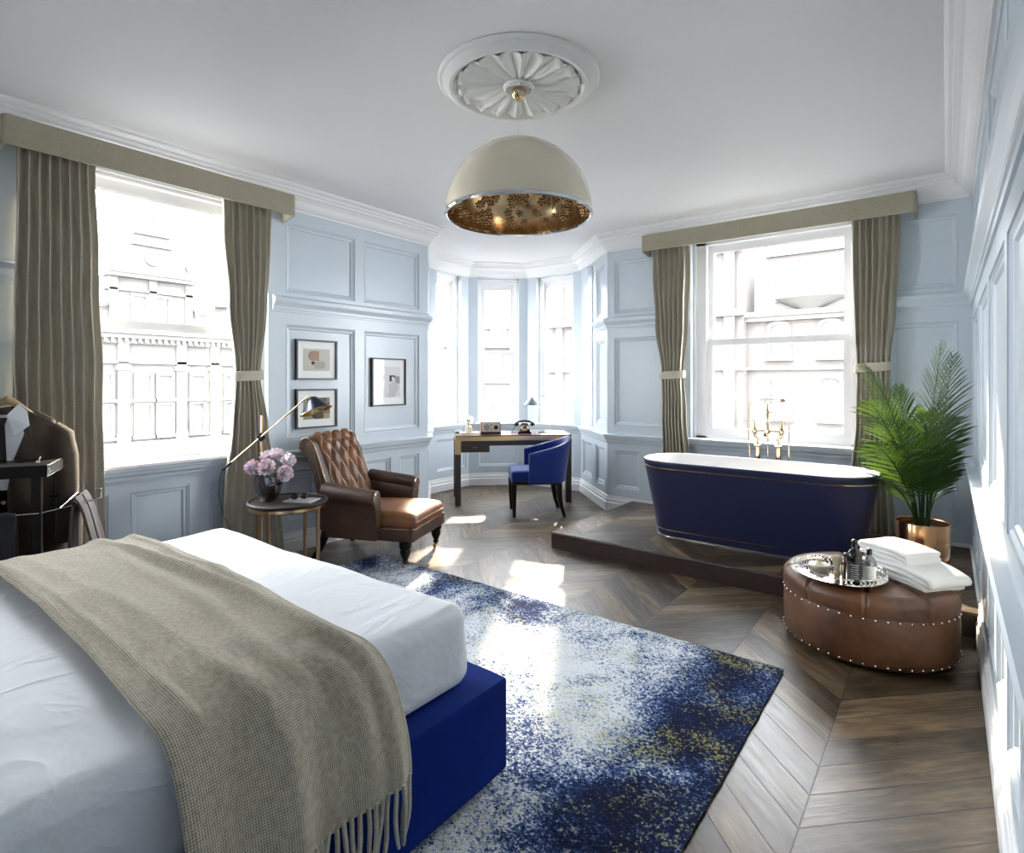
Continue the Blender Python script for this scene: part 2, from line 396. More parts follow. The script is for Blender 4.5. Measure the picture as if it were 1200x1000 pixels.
RINGS = [(0, 0), (0.001, .008), (.010, .004), (.020, .012), (.032, .014), (.040, .024)]
def wall(name, P0, P1, openings=(), panels=(), reveal=0.2, z1=ZC):
    P0 = Vector((*P0, 0)); P1 = Vector((*P1, 0)); L = (P1 - P0).length; U = (P1 - P0) / L; O = Vector((-U.y, U.x, 0))
    P = lambda u, z, d=0: P0 + U * u + O * d + Vector((0, 0, z))
    us = sorted({0, L, *[v for r in list(openings) + list(panels) for v in (r[0], r[1])]})
    zs = sorted({0, z1, *[v for r in list(openings) + list(panels) for v in (r[2], r[3])]})
    mb = MB()
    for a, b in zip(us, us[1:]):
        for c, d in zip(zs, zs[1:]):
            mu, mz = (a + b) / 2, (c + d) / 2
            if any(r[0] < mu < r[1] and r[2] < mz < r[3] for r in list(openings) + list(panels)): continue
            mb.poly([P(a, c), P(b, c), P(b, d), P(a, d)], [(0, 1, 2, 3)])
    for (a, b, c, d) in panels:
        rr = []
        for ins, dep in RINGS:
            rr.append([P(a + ins, c + ins, dep), P(b - ins, c + ins, dep), P(b - ins, d - ins, dep), P(a + ins, d - ins, dep)])
        for q, r in zip(rr, rr[1:]):
            for j in range(4): mb.poly([q[j], q[(j + 1) % 4], r[(j + 1) % 4], r[j]], [(0, 1, 2, 3)])
        mb.poly(rr[-1], [(0, 1, 2, 3)])
    for (a, b, c, d) in openings:
        q = [P(a, c), P(b, c), P(b, d), P(a, d)]; r = [P(a, c, reveal), P(b, c, reveal), P(b, d, reveal), P(a, d, reveal)]
        for j in range(4): mb.poly([q[j], q[(j + 1) % 4], r[(j + 1) % 4], r[j]], [(0, 1, 2, 3)])
    return struct(mb.build(name, M['wall'], smooth=False))

OZ0, OZ1 = 0.80, 2.70
UP, MD, LO = (2.05, 2.60), (0.89, 1.80), (0.235, 0.645)
def pan(lst, z): return [(a, b, z[0], z[1]) for a, b in lst]
yl = lambda y: y - YK
pl = pan([(yl(2.457), yl(3.113)), (yl(3.214), yl(3.874))], UP) + pan([(yl(2.457), yl(3.113)), (yl(3.214), yl(3.874))], MD)
pl += pan([(yl(-.2), yl(.70))], UP) + pan([(yl(-.2), yl(.70))], MD)
pl += pan([(yl(a), yl(b)) for a, b in ((-.2, .70), (.93, 1.268), (1.388, 1.742), (1.872, 2.24), (2.457, 2.74), (2.84, 3.113), (3.214, 3.517), (3.621, 3.874))], LO)
wall('wall_left', AK, L0, [(yl(.87), yl(2.31), OZ0, OZ1), (yl(-2.35), yl(-1.65), OZ0, OZ1)], pl)  # second opening holds the added fill-light window, out of view
wall('wall_bay_left_return', L0, V1, [(0.44, 0.72, OZ0, OZ1)], pan([(.08, .38), (.50, .95)], LO) + pan([(.08, .36)], UP) + pan([(.08, .36)], MD))
wall('wall_bay_left', V1, V2, [(.13, .57, OZ0, OZ1)], pan([(.13, .67)], LO))
wall('wall_bay_middle', V2, V3, [(.12, .66, OZ0, OZ1)], pan([(.12, .66)], LO))
wall('wall_bay_right', V3, V4, [(.14, .70, OZ0, OZ1)], pan([(.14, .70)], LO))
wall('wall_bay_right_return', V4, B0, [(.31, .59, OZ0, OZ1)], pan([(.08, .46), (.62, .93)], LO) + pan([(.64, .93)], UP) + pan([(.64, .93)], MD))
xb = lambda x: x + 2.83
pb = pan([(xb(-2.747), xb(-2.06)), (xb(-.36), xb(.067))], UP) + pan([(xb(-2.747), xb(-2.06)), (xb(-.36), xb(.067))], MD)
pb += pan([(xb(a), xb(b)) for a, b in ((-2.747, -2.461), (-2.345, -2.06), (-1.90, -1.52), (-1.41, -1.03), (-.92, -.54), (-.36, .067))], LO)
wall('wall_back', B0, R0, [(xb(-1.94), xb(-.50), OZ0, OZ1)], pb)
yr = lambda y: YB - y
cols = [(5.22, 4.36), (4.27, 3.34), (3.22, 2.37), (2.27, 1.40), (1.30, .45), (.35, -.5)]
pr = pan([(yr(a), yr(b)) for a, b in cols], UP) + pan([(yr(a), yr(b)) for a, b in cols], MD)
lc = []
for a, b in cols: m_ = (a + b) / 2; lc += [(yr(a), yr(m_ + .045)), (yr(m_ - .045), yr(b))]
wall('wall_right', R0, CK, [], pr + pan(lc, LO))
wall('wall_behind', CK, AK)

mb = MB(); mb.poly([(x, y, 0) for x, y in PATH], [tuple(range(len(PATH)))]); struct(mb.build('floor', M['floor'], smooth=False))
mb = MB(); mb.poly([(x, y, ZC) for x, y in PATH], [tuple(range(len(PATH)))]); struct(mb.build('ceiling', M['ceiling'], smooth=False))

# raised platform under the bath
PX, PY, PZ = -2.545, 3.845, 0.13
mb = MB(); mb.poly([(PX, PY, PZ), (XR, PY, PZ), (XR, YB, PZ), (PX, YB, PZ)], [(0, 1, 2, 3)])
pf = struct(mb.build('platform_floor', M['floor'], smooth=False))
mb = MB()
mb.poly([(PX, PY, 0), (XR, PY, 0), (XR, PY, PZ - .012), (PX, PY, PZ - .012), (PX, YB, 0), (PX, YB, PZ - .012)], [(0, 1, 2, 3), (0, 3, 5, 4)])
mb.poly([(PX - .004, PY - .004, PZ - .012), (XR, PY - .004, PZ - .012), (XR, PY, PZ), (PX, PY, PZ), (PX - .004, YB, PZ - .012), (PX, YB, PZ)], [(0, 1, 2, 3), (0, 3, 5, 4)])
struct(mb.build('platform_riser', M['riser'], smooth=False))

def sweep(name, mat, prof, path, closed=False, ends=True, pre=None, post=None):
    """profile (depth into the room, height) along a clockwise path, mitred"""
    N = len(path); rings = []
    for i in range(N):
        p = Vector(path[i])
        a = Vector(path[(i - 1) % N]) if (closed or i > 0) else (Vector(pre) if pre else None)
        b = Vector(path[(i + 1) % N]) if (closed or i < N - 1) else (Vector(post) if post else None)
        def inn(q, r): d = (r - q).normalized(); return Vector((d.y, -d.x))
        ns = ([inn(a, p)] if a is not None else []) + ([inn(p, b)] if b is not None else [])
        if len(ns) == 1: off = ns[0]
        else:
            s_ = ns[0] + ns[1]; off = s_ / (1 + ns[0].dot(ns[1]))
        rings.append([(p.x + off.x * d, p.y + off.y * d, z) for d, z in prof])
    m = MB(); m.rings(rings, True, not closed, not closed, loop=closed)
    return struct(m.build(name, mat, smooth=False))

H = ZC
cornice = [(0, 2.70), (.012, 2.70), (.014, 2.715), (.026, 2.722), (.045, 2.745), (.060, 2.775), (.085, 2.800), (.100, 2.806), (.100, 2.822), (.118, 2.830), (.120, 2.845), (.138, 2.850), (.152, 2.860), (.155, H - .002), (0, H - .002)]
sweep('trim_1', M['white'], cornice, PATH, closed=True)
mid = [(0, 1.895), (.010, 1.895), (.013, 1.912), (.020, 1.916), (.022, 1.935), (.034, 1.952), (.048, 1.968), (.052, 1.985), (.052, 2.000), (.030, 2.008), (.012, 2.020), (0, 2.020)]
def on(P, Q, s_): P, Q = Vector(P), Vector(Q); d = (Q - P).normalized(); return tuple(P + d * s_)
sweep('trim_2', M['wall'], mid, [(XL, -1.62), (XL, .84)])
sweep('trim_3', M['wall'], mid, [(XL, 2.34), L0, on(L0, V1, .40)])
sweep('trim_4', M['wall'], mid, [on(V4, B0, .62), B0, (-1.97, YB)])
sweep('trim_5', M['wall'], mid, [(-.47, YB), R0, CK])
chair = [(0, .700), (.008, .700), (.012, .716), (.018, .722), (.022, .742), (.034, .756), (.038, .776), (.046, .780), (.048, .796), (.040, .803), (0, .803)]
sweep('trim_6', M['wall'], chair, PATH, closed=True)
for n, (P, a, b, Q) in enumerate([(AK, .84, 2.34, L0)]):
    pass
sill = [(-.19, .798), (.050, .798), (.062, .804), (.062, .822), (.052, .830), (-.19, .830)]
sillb = [(-.19, .796), (.046, .796), (.056, .799), (.056, .808), (.048, .812), (-.19, .812)]
def sill_on(name, P, Q, a, b, prof): sweep(name, M['frame'], prof, [on(P, Q, a), on(P, Q, b)])
base = [(0, 0), (.024, 0), (.024, .085), (.020, .092), (.016, .096), (.018, .112), (.013, .128), (.009, .133), (.009, .150), (.004, .155), (0, .155)]
sweep('baseboard_left', M['white'], base, [AK, L0], pre=CK, post=V1)
sweep('baseboard_bay', M['white'], base, [L0, V1, V2, V3, V4, B0], pre=AK, post=R0)
sweep('baseboard_back', M['white'], base, [B0, R0], pre=V4, post=CK)
sweep('baseboard_right', M['white'], base, [R0, CK], pre=B0, post=AK)
sweep('baseboard_behind', M['white'], base, [CK, AK], pre=R0, post=L0)

# ------------------------------------------------------------------ windows
def window(n, P, Q, a, b, gm, fr=.055, sash=.07, prof=sillb, rail=1.72, gz=(.905, 2.575), port=True):
    """sash window set in the opening a..b of wall P-Q; gm = side margin to the glass"""
    P_, Q_ = Vector(P), Vector(Q); U = (Q_ - P_).normalized(); ang = atan2(U.y, U.x)
    o = P_ + U * a; W = b - a
    root = empty_struct('window_%d' % n, (o.x, o.y, 0), ang)
    z0, z1 = .80, OZ1
    g0, g1 = gm, W - gm
    s0 = gm - sash * .75 if gm > .12 else gm * .45
    mb = MB()     # box frame
    for (x0, x1, zz0, zz1) in ((0, s0 + .004, z0, z1), (W - s0 - .004, W, z0, z1), (0, W, z1 - .06, z1), (0, W, z0, z0 + .035)):
        mb.box(x0, x1, .075, .19, zz0, zz1, .004, 1)
    mb.box(0, .028, .060, .08, z0, z1, .004, 1); mb.box(W - .028, W, .060, .08, z0, z1, .004, 1); mb.box(0, W, .060, .08, z1 - .035, z1, .004, 1)
    mb.build('window_frame', M['frame'], root, smooth=False)
    for nm, dy, za, zb, gla, glb in (('lower_sash', .085, z0 + .035, rail + .025, gz[0], rail - .022), ('upper_sash', .125, rail - .025, z1 - .06, rail + .022, gz[1])):
        mb = MB()
        for (x0, x1, zz0, zz1) in ((s0, g0, za, zb), (g1, W - s0, za, zb), (g0, g1, za, gla), (g0, g1, glb, zb)):
            mb.box(x0, x1, dy, dy + .036, zz0, zz1)
        # glazing bead
        bd = .010
        for (x0, x1, zz0, zz1) in ((g0, g0 + bd, gla, glb), (g1 - bd, g1, gla, glb), (g0 + bd, g1 - bd, gla, gla + bd), (g0 + bd, g1 - bd, glb - bd, glb)):
            mb.box(x0, x1, dy + .008, dy + .022, zz0, zz1)
        sh = mb.build(nm, M['frame'], root, smooth=False)
        mb = MB(); mb.box(g0 - .002, g1 + .002, dy + .020, dy + .024, gla - .002, glb + .002); mb.build('pane', M['glass'], sh, smooth=False)
    sweep('window_sill_%d' % n, M['frame'], prof, [on(P, Q, a - .03), on(P, Q, b + .03)])
    c = P_ + U * (a + W / 2); O = Vector((-U.y, U.x))
    if port:
        cc = c + O * .195; portal(cc.x, cc.y, (z0 + z1) / 2, W, z1 - z0, (-O.x, -O.y))
    return root
window(1, AK, L0, yl(.87), yl(2.31), .175, prof=sill)
window(2, V1, V2, .13, .57, .085)
window(3, V2, V3, .12, .66, .088)
window(4, V3, V4, .14, .70, .09)
window(5, B0, R0, xb(-1.94), xb(-.50), .175)
window(6, V4, B0, .31, .59, .06)
window(7, L0, V1, .44, .72, .06)
window(8, AK, L0, yl(-2.35), yl(-1.65), .10, prof=sill)  # unseen window behind the camera, added to bring fill daylight to the near room

# ------------------------------------------------------------------ shared shapes
def soft_box(mb, x0, x1, y0, y1, z0, z1, r, cuts=10, crown=0.0, fn=None, Mx=None):
    """rounded, optionally crowned cushion block"""
    before = set(mb.bm.verts)
    r0 = bmesh.ops.create_cube(mb.bm, size=2.0); vs = r0['verts']
    es = list({e for v in vs for e in v.link_edges})
    q = bmesh.ops.subdivide_edges(mb.bm, edges=es, cuts=cuts, use_grid_fill=True)
    vs = [v for v in mb.bm.verts if v not in before]
    c = Vector(((x0 + x1) / 2, (y0 + y1) / 2, (z0 + z1) / 2)); h = Vector(((x1 - x0) / 2, (y1 - y0) / 2, (z1 - z0) / 2))
    for v in vs:
        # denser towards the rounded edges
        p = Vector([math.copysign(1 - (1 - abs(a)) ** 1.6 if abs(a) < 1 else 1, a) for a in v.co])
        p = Vector((p.x * h.x, p.y * h.y, p.z * h.z))
        i = Vector([max(-h[k] + r, min(h[k] - r, p[k])) for k in range(3)])
        d = p - i
        if d.length > 1e-9: d = d.normalized() * r
        p = i + d
        if crown and p.z > 0: p.z += crown * (1 - (p.x / h.x) ** 2) * (1 - (p.y / h.y) ** 2)
        p = c + p
        if fn: p = fn(p)
        v.co = p
    mb._x(vs, Mx); return mb

# ------------------------------------------------------------------ pelmets and curtains
def pelmet(P, Q, a, b, label, dep=.178):
    P_, Q_ = Vector(P), Vector(Q); U = (Q_ - P_).normalized(); o = P_ + U * a; L = b - a
    t = thing('pelmet', label, 'pelmet', (o.x, o.y, 0), atan2(U.y, U.x), 'tweed pelmets')
    z0, z1, th, r = 2.612, 2.768, .018, .03
    out = [(0, 0)] + [(r - r * cos(q), -dep + r - r * sin(q)) for q in [pi / 2 * k / 6 for k in range(7)]]
    out = out[:1] + [(x, y) for x, y in out[1:]] + [(L - r + r * sin(q), -dep + r - r * cos(q)) for q in [pi / 2 * k / 6 for k in range(7)]] + [(L, 0)]
    inn = [(min(max(x, th), L - th), max(y, -dep + th)) for x, y in out]
    mb = MB(); n = len(out)
    def zb(i): return z0 - (.022 if i in (0, n - 1) else 0)
    rings = [[(out[i][0], out[i][1], zb(i)), (out[i][0], out[i][1], z1 - .006), ((out[i][0] * .9 + inn[i][0] * .1), out[i][1], z1), (inn[i][0], inn[i][1], z1), (inn[i][0], inn[i][1], zb(i))] for i in range(n)]
    mb.rings(rings, True, True, True); mb.build('valance_board', M['pelmet'], t, angle=50)
    mb = MB(); mb.box(.06, L - .06, -.105, -.085, 2.655, 2.672); mb.build('curtain_track', M['black_metal'], t)
    return t
pelmet(AK, L0, yl(.735), yl(2.44), 'long olive tweed pelmet above the left window, beside the bed')
pelmet(B0, R0, xb(-2.37), xb(-.178), 'olive tweed pelmet above the window behind the bathtub')

def curtain(P, Q, a, prof, folds, label, zt=2.655, zb=.02, tie=None, d0=.095, amp=.042, seed=0, fr=None):
    P_, Q_ = Vector(P), Vector(Q); U = (Q_ - P_).normalized(); o = P_ + U * a
    t = thing('curtain', label, 'curtain', (o.x, o.y, 0), atan2(U.y, U.x), 'olive grey tweed curtains')
    cen = [(z, c) for z, c, w_ in prof]; wid = [(z, w_) for z, c, w_ in prof]
    def f(u, v):
        z = zb + (zt - zb) * v
        c, w_ = interp(cen, z), interp(wid, z)
        tight = 0
        if tie: tight = math.exp(-((z - tie) / .22) ** 2)
        q = noise.noise(Vector((u * 3 + seed, z * .8, seed))) * .9 * (1 - .5 * (z / zt))
        ph = 2 * pi * folds * u + q * 1.6
        k = sin(ph); k = math.copysign(abs(k) ** .75, k)
        am = amp * (1 - .35 * tight) * (0.75 + .35 * noise.noise(Vector((u * 5, seed * 3, z * .3))))
        if z > zt - .12: am *= .75
        y = -(d0 + am * k + .012 * noise.noise(Vector((u * 9, z * 2, seed + 5))))
        x = c + (u - .5) * w_ + .010 * cos(ph) * (1 - tight) + .006 * noise.noise(Vector((z * 3, seed, u * 2)))
        return (x, y, z)
    mb = MB(); mb.grid(f, folds * 14, 60); mb.build('drape', M['curtain'], t, angle=180, solid=.004)
    if tie:
        c, w_ = interp(cen, tie), interp(wid, tie)
        rr = []
        for v in (-.036, -.034, .034, .036):
            o_ = 0 if abs(v) > .035 else .006
            rr.append([(c + (w_ / 2 + .012 + o_) * math.copysign(abs(cos(q)) ** .7, cos(q)), -d0 - (.045 + o_) * math.copysign(abs(sin(q)) ** .8, sin(q)), tie + v + .008 * cos(q)) for q in [2 * pi * j / 40 for j in range(40)]])
        mb = MB(); mb.rings(rr, True, False, False); mb.build('tieback', M['curtain'], t, angle=60)
    return t
curtain(AK, L0, yl(0), [(0, 1.0, .43), (1.3, .992, .415), (2.65, .985, .36)], 8, 'straight untied tweed curtain behind the clothes valet, left of the left window', seed=1, amp=.040)
curtain(AK, L0, yl(0), [(0, 2.13, .50), (.5, 2.13, .43), (1.0, 2.11, .27), (1.39, 2.10, .195), (1.9, 2.10, .30), (2.4, 2.09, .36), (2.65, 2.09, .36)], 7, 'tied tweed curtain right of the left window, behind the brass floor lamp', tie=1.39, seed=2)
curtain(B0, R0, xb(0), [(.13, -2.04, .30), (.6, -2.055, .245), (1.05, -2.075, .225), (1.41, -2.085, .215), (1.9, -2.10, .31), (2.4, -2.105, .36), (2.65, -2.105, .36)], 7, 'tied tweed curtain left of the bathtub window', tie=1.41, seed=3, zb=.15)
curtain(B0, R0, xb(0), [(.13, -.48, .33), (.6, -.48, .26), (1.05, -.465, .225), (1.46, -.463, .215), (1.9, -.455, .27), (2.4, -.448, .31), (2.65, -.448, .31)], 7, 'tied tweed curtain right of the bathtub window, behind the palm', tie=1.46, seed=4, zb=.15)

# ------------------------------------------------------------------ ceiling rose and pendant
PC = (-1.726, 2.305)
rose = thing('ceiling_rose', 'round white plaster ceiling rose with radiating acanthus leaves above the pendant', 'ceiling rose', (*PC, ZC))
mb = MB(); mb.lathe([(.002, 0), (.405, 0), (.408, -.008), (.398, -.018), (.385, -.020), (.372, -.034), (.350, -.045), (.335, -.044), (.325, -.034), (.318, -.022), (.312, -.018), (.002, -.018)], 96)
mb.build('moulded_ring', M['plaster'], rose, angle=30)
def leafz(r, a):
    k = 18; u = (a * k / (2 * pi)) % 1.0 - .5
    w_ = cos(pi * u) ** .8 if abs(u) < .5 else 0
    rib = .006 * math.exp(-(u / .07) ** 2)
    vein = .0025 * cos(2 * pi * u * 3 + r * 26)
    body = .012 + .030 * w_ * (.35 + .65 * sin(pi * min(1, max(0, (r - .06) / .26)))) + rib + vein * w_
    tip = math.exp(-((r - .295) / .022) ** 2) * .020 * w_
    gap = .012 if abs(u) > .46 and r > .08 else 0
    return body + tip - gap
mb = MB(); mb.grid(lambda u, v: ((.05 + .26 * v) * cos(2 * pi * u), (.05 + .26 * v) * sin(2 * pi * u), -leafz(.05 + .26 * v, 2 * pi * u)), 18 * 16, 26, closeu=True)
mb.build('acanthus_leaves', M['plaster'], rose, angle=60)
mb = MB(); mb.lathe([(.075, -.020), (.078, -.034), (.070, -.046), (.058, -.050), (.05, -.044), (.002, -.044)], 48)
for k in range(20):
    a = 2 * pi * k / 20; mb.sphere((.066 * cos(a), .066 * sin(a), -.046), .009, 8, 6)
mb.build('centre_boss', M['plaster'], rose, angle=40)

pend = thing('pendant_lamp', 'large cream dome pendant lamp with gilded floral inside hanging from the ceiling', 'pendant lamp', (*PC, 0))
mb = MB(); mb.lathe([(.002, ZC - .045), (.034, ZC - .046), (.040, ZC - .055), (.038, ZC - .072), (.026, ZC - .092), (.012, ZC - .104), (.002, ZC - .106)], 32); mb.build('canopy', M['pale_brass'], pend, angle=50)
RZ0, RD = 2.195, .372
mb = MB(); mb.tube([(0, 0, ZC - .10), (0, 0, RZ0 + RD)], .0016, 8); mb.build('cable', M['chrome'], pend)
M['shade_cream'] = plain('cream_gloss_lacquer', (0.84, 0.755, 0.58), 0.14, nscale=2, namp=0.02, Coat_Weight=0.6, Coat_Roughness=0.04)
M['gilt'] = plain('gilded_interior', (0.50, 0.34, 0.19), 0.17, 1.0, nscale=4, namp=0.25)
prof = [(RD * sin(q), RZ0 + RD * 1.0 * cos(q)) for q in [pi / 2 * k / 32 for k in range(33)]]; prof[0] = (.002, RZ0 + RD)
mb = MB(); mb.lathe(list(reversed(prof)), 96, cap0=False, cap1=True); mb.build('lamp_shade', M['shade_cream'], pend, angle=80)
prof2 = [((RD - .012) * sin(q), RZ0 + (RD - .012) * cos(q)) for q in [pi / 2 * k / 32 for k in range(33)]]; prof2[0] = (.002, RZ0 + RD - .012)
mb = MB(); mb.lathe(list(reversed(prof2)), 96, cap0=False, cap1=True); ins = mb.build('shade_lining', M['gilt'], pend, angle=80)
mb = MB(); mb.lathe([(RD - .014, RZ0 + .004), (RD + .002, RZ0 + .006), (RD + .005, RZ0 - .002), (RD + .002, RZ0 - .012), (RD - .008, RZ0 - .015), (RD - .014, RZ0 - .010), (RD - .014, RZ0 + .004)], 96, cap0=False, cap1=False); mb.build('rim', M['chrome'], pend, angle=40)
mb = MB(); rnd = random.Random(3); Ri = RD - .016
def onI(th, ph): return Vector((Ri * sin(th) * cos(ph), Ri * sin(th) * sin(ph), RZ0 + Ri * cos(th)))
for k in range(10):      # sprays of flowers in low relief
    ph0 = 2 * pi * k / 10 + .3
    pts = [onI(radians(22 + 50 * j / 8), ph0 + .10 * sin(j * .9)) for j in range(9)]
    mb.tube(pts, [.005 - .0004 * j for j in range(9)], 6)
    for q in range(22):
        th = radians(rnd.uniform(50, 83)); ph = ph0 + rnd.gauss(0, .13) * (1 + .3 * rnd.random()); c = onI(th, ph)
        r = rnd.uniform(.008, .014); mb.sphere(c, r * .8, 7, 5)
        t1 = Vector((-sin(ph), cos(ph), 0)); t2 = c - Vector((0, 0, RZ0)); t2 = t1.cross(t2).normalized()
        for m_ in range(5):
            a = 2 * pi * m_ / 5; mb.sphere(c + (t1 * cos(a) + t2 * sin(a)) * r * 1.3, r * .7, 6, 4)
    for q in range(7):
        a0 = rnd.uniform(35, 60); th = radians(a0); ph = ph0 + rnd.uniform(-.2, .2); mb.tube([onI(th, ph0), onI(th + .1, (ph + ph0) / 2), onI(th + .22, ph)], .003, 5)
mb.build('floral_relief', M['gilt'], ins, angle=60)
mb = MB(); mb.lathe([(.002, RZ0 + RD - .015), (.03, RZ0 + RD - .02), (.032, RZ0 + RD - .07), (.02, RZ0 + RD - .085), (.002, RZ0 + RD - .086)], 20); mb.build('lamp_holder', M['pale_brass'], pend)
mb = MB(); mb.sphere((0, 0, RZ0 + RD - .115), .032, 16, 10); mb.build('bulb', M['enamel'], pend)

# ------------------------------------------------------------------ framed pictures on the left wall
def picture(y0, y1, z0, z1, label, art, mat_w=(.055, .06)):
    W, Hh = y1 - y0, z1 - z0
    t = thing('framed_picture', label, 'picture', (XL - .024 + .0005, y0, z0), pi / 2)   # local x along the wall, -y into the room
    fw, fd = .013, .030
    mb = MB()
    for r in ((0, W, 0, fw), (0, W, Hh - fw, Hh), (0, fw, fw, Hh - fw), (W - fw, W, fw, Hh - fw)): mb.box(r[0], r[1], -fd, 0, r[2], r[3])
    mb.build('frame', M['black'], t, smooth=False)
    mb = MB(); mb.box(fw, W - fw, -.016, -.001, fw, Hh - fw); mb.build('mat_board', M['paper'], t, smooth=False)
    mx, mz = mat_w; a, b = fw + mx, W - fw - mx; c, d = fw + mz, Hh - fw - mz
    art(t, a, b, c, d)
    mb = MB(); mb.box(fw, W - fw, -.024, -.022, fw, Hh - fw); mb.build('glazing', M['picture_glass'], t, smooth=False)
    return t
def flat(name, col): return plain(name, col, 0.7, nscale=60, namp=0.06)
pgm = {k: flat('print_' + k, c) for k, c in dict(bone=(.56, .55, .49), tan=(.38, .25, .17), umber=(.05, .035, .02), sage=(.40, .40, .32), olive=(.30, .28, .16), brown=(.10, .07, .045), plum=(.12, .085, .09), moss=(.17, .15, .07), grey=(.55, .56, .57), pale=(.70, .71, .72), ink=(.03, .03, .035), mid=(.32, .33, .36)).items()}
def shape(t, name, key, pts, y):
    mb = MB(); mb.prism(pts, y, y - .0012, 'xz'); return mb.build(name, pgm[key], t, smooth=False)
def arc(cx, cz, r, a0, a1, n=14, sx=1): return [(cx + r * sx * cos(radians(a0 + (a1 - a0) * k / n)), cz + r * sin(radians(a0 + (a1 - a0) * k / n))) for k in range(n + 1)]
def art1(t, a, b, c, d):
    W, Hh = b - a, d - c; X = lambda u: a + W * u; Z = lambda v: c + Hh * v
    p = shape(t, 'print', 'bone', [(a, c), (b, c), (b, d), (a, d)], -.0165)
    shape(p, 'tan_arch', 'tan', [(X(.58), Z(.46)), (X(.58), Z(.90))] + arc(X(.33), Z(.68), Hh * .22, 90, 270, sx=.95), -.018)
    shape(p, 'sage_block', 'sage', [(X(.42), Z(.10)), (X(.68), Z(.10))] + arc(X(.70), Z(.28), Hh * .18, -90, 90, sx=.95) + [(X(.58), Z(.46)), (X(.42), Z(.40))], -.018)
    shape(p, 'umber_dot', 'umber', arc(X(.35), Z(.36), Hh * .085, 0, 350), -.0195)
def art2(t, a, b, c, d):
    W, Hh = b - a, d - c; X = lambda u: a + W * u; Z = lambda v: c + Hh * v
    p = shape(t, 'print', 'olive', [(a, c), (b, c), (b, d), (a, d)], -.0165)
    shape(p, 'plum_block', 'plum', [(X(.45), Z(.80)), (X(.88), Z(.80)), (X(.88), Z(1)), (X(.45), Z(1))], -.018)
    shape(p, 'brown_block', 'brown', [(X(.48), Z(0)), (X(.75), Z(0)), (X(.75), Z(.8)), (X(.48), Z(.8))], -.018)
    shape(p, 'brown_arch', 'umber', arc(X(.5), Z(.42), Hh * .42, 90, 270, sx=.9) , -.0185)
    shape(p, 'moss_block', 'moss', [(X(.77), Z(.25)), (X(1), Z(.25)), (X(1), Z(.78)), (X(.77), Z(.78))], -.018)
def art3(t, a, b, c, d):
    W, Hh = b - a, d - c; X = lambda u: a + W * u; Z = lambda v: c + Hh * v
    p = shape(t, 'print', 'pale', [(a, c), (b, c), (b, d), (a, d)], -.0165)
    shape(p, 'dark_patch', 'ink', [(X(.52), Z(.51)), (X(.66), Z(.55)), (X(.78), Z(.72)), (X(.52), Z(.72))], -.0175)
    shape(p, 'grey_patch', 'mid', [(X(.78), Z(.48)), (X(.97), Z(.44)), (X(.98), Z(.68)), (X(.74), Z(.71))], -.0175)
    shape(p, 'face_patch', 'pale', arc(X(.66), Z(.62), Hh * .062, 0, 350, sx=.8), -.019)
    shape(p, 'figure_patch', 'grey', [(X(.42), Z(.0)), (X(.72), Z(.0)), (X(.93), Z(.30)), (X(.88), Z(.45)), (X(.66), Z(.54)), (X(.50), Z(.40)), (X(.52), Z(.20))], -.018)
picture(2.546, 2.929, 1.362, 1.690, 'framed abstract print of tan and sage shapes with a dark dot, upper of two', art1)
picture(2.546, 2.929, .966, 1.287, 'black framed abstract print of brown and olive blocks, partly behind the reading lamp shade', art2)
picture(3.299, 3.702, 1.121, 1.564, 'tall black framed print with a small grey figure study, nearest the bay window', art3, (.052, .066))

# ------------------------------------------------------------------ rug
mb = MB()
RX0, RX1, RY0, RY1 = -3.50, -.60, -.9, 2.86
def rugf(u, v):
    x = RX0 + (RX1 - RX0) * u; y = RY0 + (RY1 - RY0) * v
    return (x + .004 * noise.noise(Vector((0, y * 9, 1))), y + .004 * noise.noise(Vector((x * 9, 0, 2))), .012 + .0025 * noise.noise(Vector((x * 25, y * 25, 0))))
mb.grid(rugf, 200, 220)
for (x0, x1, y0, y1) in ((RX0, RX1, RY0, RY1),): mb.box(x0 + .004, x1 - .004, y0 + .004, y1 - .004, .001, .009)
rug = mb.build('rug', M['rug'], angle=30, norm=True)
tag(rug, 'large distressed blue white and olive abstract rug under the bed', 'rug')

# ------------------------------------------------------------------ bed
bed = thing('bed', 'upholstered royal blue bed with a white fitted sheet in the foreground', 'bed', (-2.1, 1.0, .014))
bx = lambda x: x + 2.1; by = lambda y: y - 1.0
mb = MB()
soft_box(mb, bx(-3.02), bx(-1.185), by(-.62), by(1.525), .015, .335, .018, cuts=8)
bf = mb.build('bed_frame', M['blue_bed'], bed, angle=50)
def msheet(p):
    k = max(0.0, min(1.0, (p.z - .33) / .25))
    n1 = noise.noise(Vector((p.x * 2.1, p.y * 2.3, 3.0))); n2 = noise.noise(Vector((p.x * 6 + n1 * 2, p.y * 3.5, 7.0)))
    q = p.copy()
    q.z += (.012 * n1 + .005 * n2) * k
    side = 1.0 if p.z < .56 else 0.0
    out = .008 * noise.noise(Vector((p.x * 9 + p.z * 4, p.y * 9 - p.z * 5, 1.5)))
    if abs(p.x - bx(-1.258)) < .03: q.x += out * 1.2 * (1 - abs(k - .5))
    if abs(p.y - by(1.43)) < .03: q.y += out * (1 - abs(k - .5))
    q.x -= .0
    return q
mb = MB(); soft_box(mb, bx(-2.955), bx(-1.262), by(-.58), by(1.425), .325, .592, .055, cuts=44, crown=.012, fn=msheet)
mb.build('fitted_sheet', M['sheet'], bed, angle=180)

